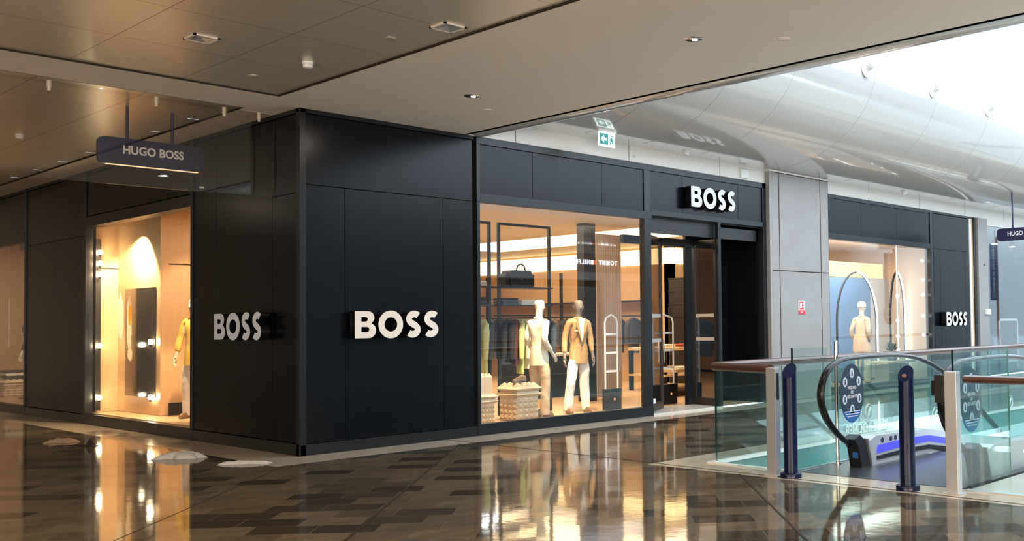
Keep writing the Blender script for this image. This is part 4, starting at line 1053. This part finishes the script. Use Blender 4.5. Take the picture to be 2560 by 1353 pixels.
def garment(x, y, zr, mt, label, L=.75, w=.44, rot=0.0, sleeves=True, group='clothes hanging in the big window', thin=.05, cat='garment', name='hanging_shirt'):
    t = thing(name, label, cat, (x, y, zr), group)
    M = Matrix.Translation((x, y, zr)) @ Matrix.Rotation(rot, 4, 'Z')
    h = MB(); h.tube([(.0, 0, .0), (.0, 0, -.05)], .004, 6); h.tube([(0, 0, .0), (.02, 0, .018), (.035, 0, .0)], .004, 6); h.tube([(-w * .42, 0, -.10), (0, 0, -.05), (w * .42, 0, -.10)], .008, 6)
    h.build('hanger', M_dark, t, M=M)
    hw = w / 2; n = 12; b = MB()
    prof_ = [(-hw * .82, -L), (-hw * .86, -L * .5), (-hw * .9, -.26), (-hw, -.12), (-hw * .35, -.055), (hw * .35, -.055), (hw, -.12), (hw * .9, -.26), (hw * .86, -L * .5), (hw * .82, -L)]
    # lens-shaped body: front and back sheets with drape folds
    rows = [(-.06, hw * .35), (-.10, hw * .85), (-.16, hw * .98), (-.28, hw * .9), (-L * .5, hw * .86), (-L * .78, hw * .88), (-L, hw * .90)]
    rings = []
    for z, ww in rows:
        ring = []
        for i in range(24):
            a = 2 * PI * i / 24; f_ = 1 + (.22 * math.sin(7 * a + z * 3 + x * 9) if z < -.3 else 0)
            ring.append(b.bm.verts.new((ww * math.cos(a), thin * f_ * math.sin(a), z)))
        rings.append(ring)
    for A, B in zip(rings, rings[1:]):
        for i in range(24): b.bm.faces.new((A[i], A[(i + 1) % 24], B[(i + 1) % 24], B[i]))
    b.bm.faces.new(rings[0]); b.bm.faces.new(rings[-1][::-1])
    b.build('fabric_body', mt, t, smooth=True, M=M)
    if sleeves:
        for sg in (-1, 1):
            MB().tube([(sg * hw * .82, 0, -.14), (sg * hw * 1.08, .01, -.26), (sg * hw * 1.12, .02, -.55), (sg * hw * 1.08, .02, -.72)], [.055, .06, .05, .042], 12, rz=None).build('sleeve', mt, t, smooth=True, M=M)
    return t
gy = 2.14
G = [(4.16, M_peach, 'peach short shirt hanging first at the left edge of the big window', .66, False), (4.34, M_lime, 'long pale green top hanging beside the peach shirt', 1.0, True), (4.50, M_slate, 'dark grey top hanging right of the pale green one', .70, True),
     (4.74, M_blackc, 'black knit hanging first inside the second rack', .62, True), (4.88, M_blackc, 'black jacket hanging second inside the second rack', .78, True),
     (5.0, M_maroon, 'maroon top hanging left of the cream mannequin', .84, True), (5.12, M_lime, 'pale green shirt just left of the cream mannequin', .98, True), (5.24, M_cloth_c, 'cream shirt partly hidden by the cream mannequin', .9, True),
     (5.40, M_cloth_w, 'white shirt behind the cream mannequin', .8, True), (5.56, M_blue, 'blue jacket hanging right of the cream mannequin', .85, True), (5.80, M_blue, 'second blue jacket right of the cream mannequin', .8, True)]
for i, (x, mt_, lb, L_, sl) in enumerate(G): garment(x, gy, 1.66, mt_, lb, L_, .44, 1.05 + .12 * math.sin(i * 2.1), sl)
garment(6.0, 3.6, 1.62, M_blue, 'dark blue jacket hanging right of the blazer mannequin deeper in the shop', .85, .46, .4, True)
garment(4.30, 2.5, 1.16, M_slate, 'dark skirt hanging low behind the left plinth', .62, .42, .9, False, name='hanging_skirt')
def stack(x, y, z, cols, label, w=.30, d=.24, h=.022, cat='folded clothes', group='piles of folded clothes'):
    """a pile: every folded piece is an object of its own"""
    for i, c_ in enumerate(cols):
        o = MB().prism(rounded(-w / 2, w / 2, 0, h * .92, h * .4, 3), -d / 2, d / 2).build('folded_shirt', c_, smooth=False, M=Matrix.Translation((x + random.uniform(-.006, .006), y, z + i * h)) @ Matrix.Rotation(random.uniform(-.08, .08), 4, 'Z'))
        pos = 'bottom' if i == 0 else ('top' if i == len(cols) - 1 else ('second from bottom' if i == 1 else 'middle'))
        tag(o, f'{label}, {pos} piece', cat, group)
random.seed(11)
stack(4.18, 2.14, 2.14, [M_beige, M_peach, M_beige, M_cloth_w], 'pale folded shirts, upper shelf, left edge of big window')
stack(4.18, 2.14, 1.84, [M_blackc, M_slate, M_blackc, M_blackc], 'black folded clothes, lower shelf, left edge of big window', h=.032)
stack(4.80, 2.12, 1.84, [M_blue, M_slate, M_blue, M_blackc], 'navy folded clothes on the lower shelf beside the black bag', .34, h=.03)
stack(5.22, 2.12, 1.84, [M_cloth_c, M_cloth_w, M_cloth_c, M_cloth_c], 'cream folded clothes on the lower shelf left of the cream mannequin', .34, h=.022)
t = thing('holdall_bag', 'black zipped holdall bag on the upper rack shelf', 'bag', (5.02, 2.1, 2.14))
bm_ = MB(); bm_.prism(rounded(4.80, 5.26, 2.14, 2.42, .05), 1.98, 2.24); bm_.build('bag_body', M_blackc, t, bevel=.012)
MB().prism(rounded(4.72, 4.80, 2.14, 2.36, .03), 2.02, 2.2).build('end_pocket', M_blackc, t); MB().prism(rounded(5.26, 5.34, 2.14, 2.36, .03), 2.02, 2.2).build('end_pocket', M_blackc, t)
MB().tube([(4.93, 2.0, 2.41), (4.96, 2.0, 2.50), (5.03, 2.0, 2.53), (5.10, 2.0, 2.50), (5.13, 2.0, 2.41)], .013, 8).build('handle', M_blackc, t, smooth=True)
MB().tube([(5.03, 1.975, 2.27), (5.03, 1.968, 2.27)], .010, 10).build('clasp', M_chrome, t)

# ================================================================== ENTRANCE: DOORS, GATES, SHOP FITTINGS
def door_leaf(x0, y0, x1, y1, n, side_handle):
    t = bpy.data.objects.new('door_%d' % n, None); COL.objects.link(t); t.location = (x0, y0, 0); struct(t)
    d = Vector((x1 - x0, y1 - y0)); L = d.length; a = math.atan2(d.y, d.x)
    M = Matrix.Translation((x0, y0, 0)) @ Matrix.Rotation(a, 4, 'Z')
    fm = MB(); fm.box(0, .055, -.02, .02, .03, 2.98); fm.box(L - .07, L, -.022, .022, .03, 2.98); fm.box(0, L, -.02, .02, .03, .16); fm.box(0, L, -.02, .02, 2.9, 2.98)
    fm.build('door_frame', M_frame, t, M=M)
    MB().box(.055, L - .07, -.005, .005, .16, 2.9).build('door_glass', M_glass, t, M=M)
    MB().box(.07, L - .08, -.008, .008, 1.60, 1.66).build('sticker_band', mat('frosted_strip', (.42, .40, .36), .5), t, M=M); MB().box(.07, L - .08, -.008, .008, 1.18, 1.24).build('sticker_band', bpy.data.materials['frosted_strip'], t, M=M)
    MB().tube([(L * side_handle, -.05, .82), (L * side_handle, -.05, 1.22)], .013, 10).build('door_handle', M_chrome, t, smooth=True, M=M)
door_leaf(6.13, .12, 7.02, .62, 1, .95); door_leaf(7.84, .04, 7.95, .68, 2, .1)
struct(MB().box(7.84, 7.92, -.01, .06, 0, 3.27).build('trim_21', M_frame))
def gate(x0, x1, y, label, z0=.02):
    t = thing('security_gate', label, 'security gate', ((x0 + x1) / 2, y, z0), 'white framed security gates inside the entrance')
    P = [(x0, y, z0 + .3), (x0, y, 1.52), (x0 + .03, y, 1.60), ((x0 + x1) / 2, y, 1.66), (x1 - .03, y, 1.60), (x1, y, 1.52), (x1, y, z0 + .3)]
    MB().tube(P, .016, 10, side=(0, 1, 0)).build('arch_frame', M_white, t, smooth=True)
    for z in (.68, 1.0, 1.32): MB().box(x0, x1, y - .012, y + .012, z - .018, z + .018).build('crossbar', M_white, t)
    MB().box(x0 - .02, x1 + .03, y - .06, y + .06, z0, z0 + .36).build('base', M_dark, t, bevel=.005)
    MB().tube([(x1 - .14, y - .06, z0 + .18), (x1 - .14, y - .066, z0 + .18)], .02, 14).build('indicator', M_redlit, t)
gate(7.50, 8.04, 1.25, 'white security gate standing in the open entrance'); gate(6.26, 6.56, 1.25, 'white security gate seen through the right end of the big window')

t = thing('display_table', 'pale wooden table with folded clothes inside the entrance', 'table', (11.3, 3.9, .02), 'shop tables inside the entrance')
MB().box(10.2, 12.6, 3.4, 4.5, .90, .97).build('table_top', M_stud, t); MB().box(10.2, 12.6, 3.4, 4.5, .34, .38).build('shelf', M_stud, t)
for xx in (10.25, 12.55):
    for yy in (3.45, 4.45): MB().box(xx - .04, xx + .04, yy - .04, yy + .04, .02, .9).build('leg', M_dark, t)
t = thing('display_table', 'low dark table just behind the security gate', 'table', (10.0, 2.6, .02), 'shop tables inside the entrance')
MB().box(9.3, 10.6, 2.3, 3.0, .50, .56).build('table_top', M_stud, t); MB().box(9.35, 10.55, 2.32, 2.98, .02, .12).build('shelf', M_dark, t)
for xx in (9.34, 10.56):
    for yy in (2.34, 2.96): MB().box(xx - .03, xx + .03, yy - .03, yy + .03, .02, .5).build('leg', M_dark, t)
stack(10.6, 3.7, .97, [M_cloth_w, M_beige, M_cloth_w], 'pale folded tops at the left of the wooden table'); stack(11.15, 3.65, .97, [M_red, M_maroon, M_red], 'red folded jumpers on the wooden table', .42)
stack(11.7, 3.7, .97, [M_blackc, M_slate, M_blackc], 'dark folded jumpers on the wooden table'); stack(12.2, 3.7, .97, [M_slate, M_blue, M_cloth_w, M_blue], 'blue and white folded tops at the right of the wooden table')
stack(10.9, 3.7, .38, [M_beige, M_peach, M_beige, M_beige], 'beige folded trousers under the wooden table', .34, h=.045); stack(11.5, 3.65, .38, [M_maroon, M_maroon, M_maroon], 'maroon folded jumpers under the wooden table', .36, h=.06)
stack(12.1, 3.7, .38, [M_slate, M_blue, M_slate, M_blue], 'grey folded jeans under the wooden table', .36, h=.05); stack(9.7, 2.55, .56, [M_cloth_w, M_cloth_w], 'white folded shirts on the low table'); stack(10.2, 2.55, .56, [M_blue, M_slate, M_blue], 'blue folded jeans on the low table', h=.03)
# tall dark shelf unit
t = thing('shelf_unit', 'tall dark shelf unit against the glowing back wall, seen through the entrance', 'shelf unit', (13.6, 5.0, .02))
for xx in (12.75, 13.45, 14.15, 14.6): MB().box(xx - .03, xx + .03, 4.75, 5.5, .02, 2.62).build('upright', M_dark, t)
for z in (.35, .9, 1.68, 1.98, 2.30, 2.62): MB().box(12.7, 14.65, 4.75, 5.5, z - .03, z).build('shelf', M_dark, t)
MB().box(12.7, 14.65, 5.46, 5.5, .02, 1.9).build('back_panel', M_sole, t)
tag(box('shoe_box', 13.55, 13.82, 4.8, 5.1, 1.98, 2.14, M_peach), 'pale box on the dark shelf unit beside the white trainer', 'box')
shoe(14.0, 4.9, 1.98, 'white soled trainer on the dark shelf unit', PI - .3, M_maroon, 1.3)
stack(13.65, 4.95, 1.68, [M_pink, M_pink, M_pink, M_pink], 'pink folded shirts on the dark shelf unit', .36, h=.03); stack(13.1, 4.95, 1.68, [M_red, M_red, M_red], 'red folded shirts at the left of the dark shelf unit', .22, h=.05)
for i, (x, mt_, lb) in enumerate([(12.95, M_cloth_w, 'white collared shirt hanging left in the dark shelf unit'), (13.2, M_blackc, 'black coat with white lining hanging in the dark shelf unit'), (13.7, M_blackc, 'black suit hanging in the middle of the dark shelf unit'), (13.95, M_slate, 'dark grey suit hanging right in the dark shelf unit')]):
    garment(x, 4.95, 1.62, mt_, lb, .85, .4, .8, True, 'suits hanging in the dark shelf unit')
# shop wall rail with suits along the glowing wall
t = thing('wall_rail', 'black clothes rail in front of the glowing shop wall', 'clothes rack', (12.7, 8.5, .02))
MB().tube([(12.6, 6.2, 1.7), (12.6, 12.5, 1.7)], .02, 8).build('hanging_rail', M_dark, t); MB().box(12.4, 12.86, 6.2, 12.5, 2.05, 2.09).build('shelf', M_dark, t)
for yy in (6.2, 9.3, 12.5): MB().box(12.55, 12.62, yy - .03, yy + .03, .02, 2.9).build('upright', M_dark, t)
cols = [M_slate, M_blue, M_beige, M_blackc, M_cloth_c, M_slate, M_tan, M_blue, M_cloth_w, M_slate, M_beige, M_blackc]
for i, c_ in enumerate(cols):
    garment(12.6, 6.6 + i * .5, 1.7, c_, 'suit hanging on the rail before the glowing wall', .95, .44, .3 * math.sin(i), True, 'suits on the rail before the glowing wall')
t = thing('display_counter', 'dark counter in the middle of the shop behind the blazer mannequin', 'counter', (8.2, 4.6, .02))
MB().box(7.0, 9.2, 4.3, 5.0, .02, .86).build('body', M_dark, t); MB().box(6.95, 9.25, 4.25, 5.05, .86, .9).build('top', M_stud, t)
t = thing('doorway_frame', 'warm lit doorway frame deep in the shop behind the blazer mannequin', 'doorway', (9.2, 9.9, .02))
MB().box(7.6, 7.75, 9.9, 10.0, .02, 2.5).build('jamb', M_wood, t); MB().box(9.8, 9.95, 9.9, 10, .02, 2.5).build('jamb', M_wood, t); MB().box(7.6, 9.95, 9.9, 10, 2.5, 2.65).build('head', M_wood, t)
for x in (9.4, 10.2, 12.2, 12.7, 13.2):
    tag(MB().lathe([(.07, 3.452), (.07, 3.44), (.04, 3.435)], (x, 2.2 if x < 11 else 4.2, 0), 16).build('ceiling_spot', M_dark, smooth=True), 'small dark recessed spot in the shop ceiling', 'ceiling spot', 'dark recessed spots in the shop ceiling')
# black structural column and curtain inside the shop
tag(MB().box(7.36, 7.66, 2.9, 3.1, .02, 3.44).build('shop_column', M_dark), 'square black column inside the shop right of the blazer mannequin', 'column')
cu = MB(); n0 = 60; P0 = []
pp = [(7.9 + .75 * i / n0, 3.2 + .035 * math.sin(i * 1.25)) for i in range(n0 + 1)]
cu.prism(pp + [(x, y + .015) for x, y in pp[::-1]], .05, 3.3, 'z'); tag(cu.build('curtain', M_beige, smooth=True), 'pleated beige curtain right of the black column in the shop', 'curtain')
cu = MB(); pp = [(6.0 + .55 * i / 40, 2.0 + .03 * math.sin(i * 1.25)) for i in range(41)]
# cafe style letters: hidden price cards
tag(box('price_card', 6.42, 6.50, .30, .31, .16, .24, M_paper), 'small white card at the foot of the big window', 'card')

# ================================================================== LIT DISPLAY WINDOW (LEFT)
tag(box('dark_panel', .485, .5, 5.37, 6.55, .44, 2.17, M_mirror, bevel=.004), 'tall dark glossy panel on the wood wall of the lit display', 'panel')
def bulb(x, y, z, label):
    t = thing('bulb_lamp', label, 'lamp', (x, y, z), 'bare glowing bulbs in the lit display window')
    MB().lathe([(.02, z - .045), (.034, z - .02), (.036, z), (.028, z + .025), (.0, z + .036)], (x, y, 0), 16).build('bulb', M_bulb, t, smooth=True)
    MB().cyl(x, y, z - .075, z - .045, .018, 12).build('socket', M_dark, t)
for z, lb in ((2.78, 'top bulb of the three close together at the left of the lit display'), (2.60, 'second bulb of the three close together at the left of the lit display'), (2.42, 'third bulb of the three close together at the left of the lit display'), (1.26, 'single bulb half way up the left of the lit display'), (.42, 'lowest bulb at the left of the lit display')): bulb(.16, 6.72, z, lb)
bulb(.44, 5.42, 1.32, 'lamp reflection modelled as a bulb, right edge of the dark panel, half way up'); bulb(.44, 5.42, .46, 'lamp reflection modelled as a bulb, lower right corner of the dark panel')  # glowing bulb shapes stand in for lamp reflections on the panel
tag(MB().box(.12, .20, 6.79, 6.83, .2, 3.0).build('bulb_track', M_dark), 'black strip carrying the bulbs at the left of the lit display', 'light track')
def track(y0, y1, x, z, ys, label):
    t = thing('light_track', label, 'light track', (x, (y0 + y1) / 2, z), 'ceiling tracks with spotlights in the side windows')
    box('rail', x - .02, x + .02, y0, y1, z - .03, z, M_dark, t)
    for y in ys:
        MB().cyl(x, y, z - .19, z - .05, .05, 18).build('spot_head', M_dark, t, smooth=True); MB().cyl(x, y, z - .05, z - .03, .012, 8).build('stem', M_dark, t)
track(3.0, 5.15, .95, 3.4, (3.55, 4.2, 4.75), 'black track with three spotlights in the lit display window'); track(10, 13.5, .8, 3.4, (10.9, 11.9, 12.9), 'black track with spotlights in the farthest left window')
random.seed(21)
def decal(name, cy_, cz, w, h, mt, seed, x=.027, parent=None):
    random.seed(seed); P = [(cy_ + w * (.75 + .35 * random.random()) * math.cos(a * PI / 14), cz + h * (.8 + .28 * random.random()) * math.sin(a * PI / 14)) for a in range(28)]
    return MB().prism(P, x, x + .002, 'x').build(name, mt, parent)
dm = bpy.data.materials.new('decal_soft'); dm.use_nodes = True; _t = dm.node_tree; _t.nodes.clear()
_o = _t.nodes.new('ShaderNodeOutputMaterial'); _m = _t.nodes.new('ShaderNodeMixShader'); _m.inputs[0].default_value = .25; _a = _t.nodes.new('ShaderNodeBsdfTranslucent'); _a.inputs[0].default_value = (.92, .88, .78, 1); _b = _t.nodes.new('ShaderNodeBsdfTransparent')
_t.links.new(_a.outputs[0], _m.inputs[1]); _t.links.new(_b.outputs[0], _m.inputs[2]); _t.links.new(_m.outputs[0], _o.inputs[0])
dy = dm.copy(); dy.name = 'decal_yellow'; dy.node_tree.nodes['Translucent BSDF'].inputs[0].default_value = (.9, .6, .08, 1)
t = thing('window_decal', 'white and yellow painted sticker on the lit display glass', 'sticker', (.027, 5.4, 1.6))
decal('white_patch', 5.50, 1.70, .14, .36, dm, 4, parent=t); decal('tail_patch', 5.15, 1.62, .10, .44, dm, 8, parent=t); decal('yellow_patch', 5.13, 1.72, .055, .16, dy, 12, .0245, t); decal('foot_patch', 5.12, 1.14, .10, .10, dm, 2, parent=t)
for i, (c_, lb) in enumerate([(M_blackc, 'black folded jumper at the bottom of the pile in the farthest left window'), (M_cloth_w, 'white folded jumper in the middle of the pile in the farthest left window'), (M_blackc, 'black folded jumper on top of the pile in the farthest left window')]):
    tag(MB().prism(rounded(.55, .97, zt2 + i * .055, zt2 + i * .055 + .052, .02, 3), 13.0, 13.4).build('folded_jumper', c_), lb, 'folded clothes', 'pile in the farthest left window')

# ================================================================== FAR RIGHT WINDOW
def hoop(x0, x1, y, ztop, label):
    t = thing('light_hoop', label, 'lamp', ((x0 + x1) / 2, y, .02), 'tall arched light hoops in the far right window')
    cx, rx = (x0 + x1) / 2, (x1 - x0) / 2; zc = 1.45
    P = [(x0, y, .05)] + [(cx - rx * math.cos(a * PI / 20), y, zc + (ztop - zc) * math.sin(a * PI / 20)) for a in range(21)] + [(x1, y, .05)]
    MB().tube(P, .028, 10, side=(0, 1, 0)).build('hoop_frame', M_frame, t, smooth=True)
    P2 = [(p[0] + (-.0), p[1] - .028, p[2]) for p in P[11:]]
    MB().tube(P2, .024, 8, side=(0, 1, 0)).build('light_tube', M_led, t, smooth=True)
    MB().box(x0 - .1, x1 + .1, y - .1, y + .1, .02, .05).build('base', M_dark, t)
hoop(14.75, 16.62, 1.9, 2.70, 'arched light hoop behind the capped mannequin'); hoop(12.2, 14.05, 1.9, 2.70, 'arched light hoop cut off by the grey column'); hoop(17.35, 18.1, 1.9, 2.75, 'arched hoop at the right end of the far right window')
for i, z in enumerate((.75, 1.1, 1.5, 2.13)):
    t = thing('bulb_lamp', 'glowing bulb on the vertical cable, far right window', 'lamp', (17.0, 1.5, z), 'glowing bulbs on the cable in the far right window')
    MB().lathe([(.02, z - .05), (.045, z - .02), (.045, z + .01), (.0, z + .045)], (17.0, 1.5, 0), 14).build('bulb', M_lamp, t, smooth=True)
tag(MB().cyl(17.0, 1.5, .45, 3.44, .008, 8).build('lamp_cable', M_led), 'bright vertical cable with bulbs in the far right window', 'cable')
for i, z in enumerate((1.15, 1.6, 2.1, 2.45, 2.9)):
    t = thing('bulb_lamp', 'glowing bulb along the right jamb of the far right window', 'lamp', (17.6, .5, z), 'glowing bulbs along the right jamb of the far right window')
    MB().lathe([(.015, z - .04), (.038, z - .015), (.038, z + .015), (.0, z + .04)], (15.72, .12 + .0, 0), 14).build('bulb', M_lamp, t, smooth=True)
t = thing('potted_plant', 'dark leafy plant in a pot on the low stand in the far right window', 'plant', (16.3, 1.3, .5))
MB().lathe([(.09, .5), (.12, .54), (.14, .72), (.13, .72)], (16.3, 1.3, 0), 20).build('pot', M_maroon, t, smooth=True)
lf = MB(); random.seed(5)
for i in range(60):
    a, e = random.uniform(0, 2 * PI), random.uniform(.2, 1.3); L_ = random.uniform(.14, .3); c0 = Vector((16.3, 1.3, .72)); d = Vector((math.cos(a) * math.cos(e), math.sin(a) * math.cos(e), math.sin(e)))
    s_ = d.cross(Vector((0, 0, 1))).normalized() * .035; lf.quad(c0 + d * L_ * .3, c0 + d * L_ * .65 + s_, c0 + d * L_, c0 + d * L_ * .65 - s_)
lf.build('foliage', M_leaf, t)
t = thing('low_stand', 'low pale stand under the plant in the far right window', 'stand', (16.3, 1.3, .02)); box('top', 15.6, 17.0, 1.0, 1.6, .45, .5, M_stud, t); box('body', 15.8, 16.8, 1.1, 1.5, .02, .45, M_white, t)
box('crossbody_bag', 14.66, 14.80, .98, 1.04, 1.0, 1.25, M_slate, None, .01); o = bpy.data.objects['crossbody_bag']; tag(o, 'small dark crossbody bag on the capped mannequin', 'bag')

# ================================================================== BANNERS AND NEIGHBOUR
def banner(x, y, z0, z1, label, disc_=True, rot=1.0):
    t = thing('street_banner', label, 'banner', (x, y, 0), 'navy vertical banners reading L AVENUE DU PORT')
    MB().cyl(x, y, 0, z1 + .3, .045, 16).build('pole', M_bannerr, t, smooth=True)
    box('banner_cloth', x - .62, x - .06, y - .01, y + .01, z0, z1, M_banner, t)
    mm = Matrix.Translation((x - .34, y + .013, (z0 + z1) / 2 + .05)) @ BACK @ Matrix.Rotation(PI / 2, 4, 'Z')
    text('lettering', "L'AVENUE DU PORT", .22, M_letter, mm, .002, .004, parent=t)
    if disc_:
        MB().tube([(x - .36, y + .01, z0 - .25), (x - .36, y - .02, z0 - .25)], .34, 28).build('disc', M_bannerr, t)
        text('lettering', 'C', .42, M_letter, Matrix.Translation((x - .36, y + .015, z0 - .25)) @ BACK, .002, .01, parent=t)
banner(22.62, -4.6, 1.95, 3.62, 'navy banner with brown disc on a pole, mirrored in the far right window')
banner(30.5, -4.6, 2.2, 4.3, 'navy banner mirrored in the neighbouring shop glass', False)
t = thing('sandwich_board', 'pale framed board standing in the neighbouring shop', 'board', (23.2, 1.2, .02))
MB().box(22.5, 22.56, 1.18, 1.22, .02, 1.5).box(23.8, 23.86, 1.18, 1.22, .02, 1.5).box(22.5, 23.86, 1.18, 1.22, 1.44, 1.5).box(22.5, 23.86, 1.18, 1.22, .2, .26).build('frame', M_white, t); box('panel', 22.56, 23.8, 1.19, 1.21, .26, 1.44, M_slate, t)
t = thing('desk', 'long grey desk in the neighbouring shop', 'desk', (25, 3, .02)); box('top', 21, 29, 2.6, 3.4, .95, 1.02, M_slate, t); box('body', 21.2, 28.8, 2.7, 3.3, .02, .95, M_bluewall, t)
for i, (x, y) in enumerate(((20.95, .6), (22.4, .7))):
    t = thing('shop_spotlight', ('nearest', 'second')[i] + ' white spotlight lamp in the neighbouring shop ceiling', 'spotlight', (x, y, 3.7), 'spotlights in the neighbouring shop')
    MB().cyl(x, y, 3.72, 3.97, .015, 8).build('stem', M_dark, t); MB().cyl(x, y, 3.6, 3.72, .06, 16).build('head', M_dark, t, smooth=True); MB().cyl(x, y, 3.58, 3.6, .075, 18).build('lamp', M_led, t)
t = thing('display_sticks', 'red yellow green upright display behind the neighbouring shop glass', 'display', (20.9, 1.4, .02))
box('base', 20.7, 21.1, 1.3, 1.5, .02, .1, M_white, t); box('green_block', 20.85, 20.97, 1.38, 1.42, .1, .8, M_lime, t); box('red_block', 20.85, 20.97, 1.38, 1.42, .8, 1.1, M_red, t); box('yellow_block', 20.85, 20.97, 1.38, 1.42, 1.1, 1.6, M_yellow, t)
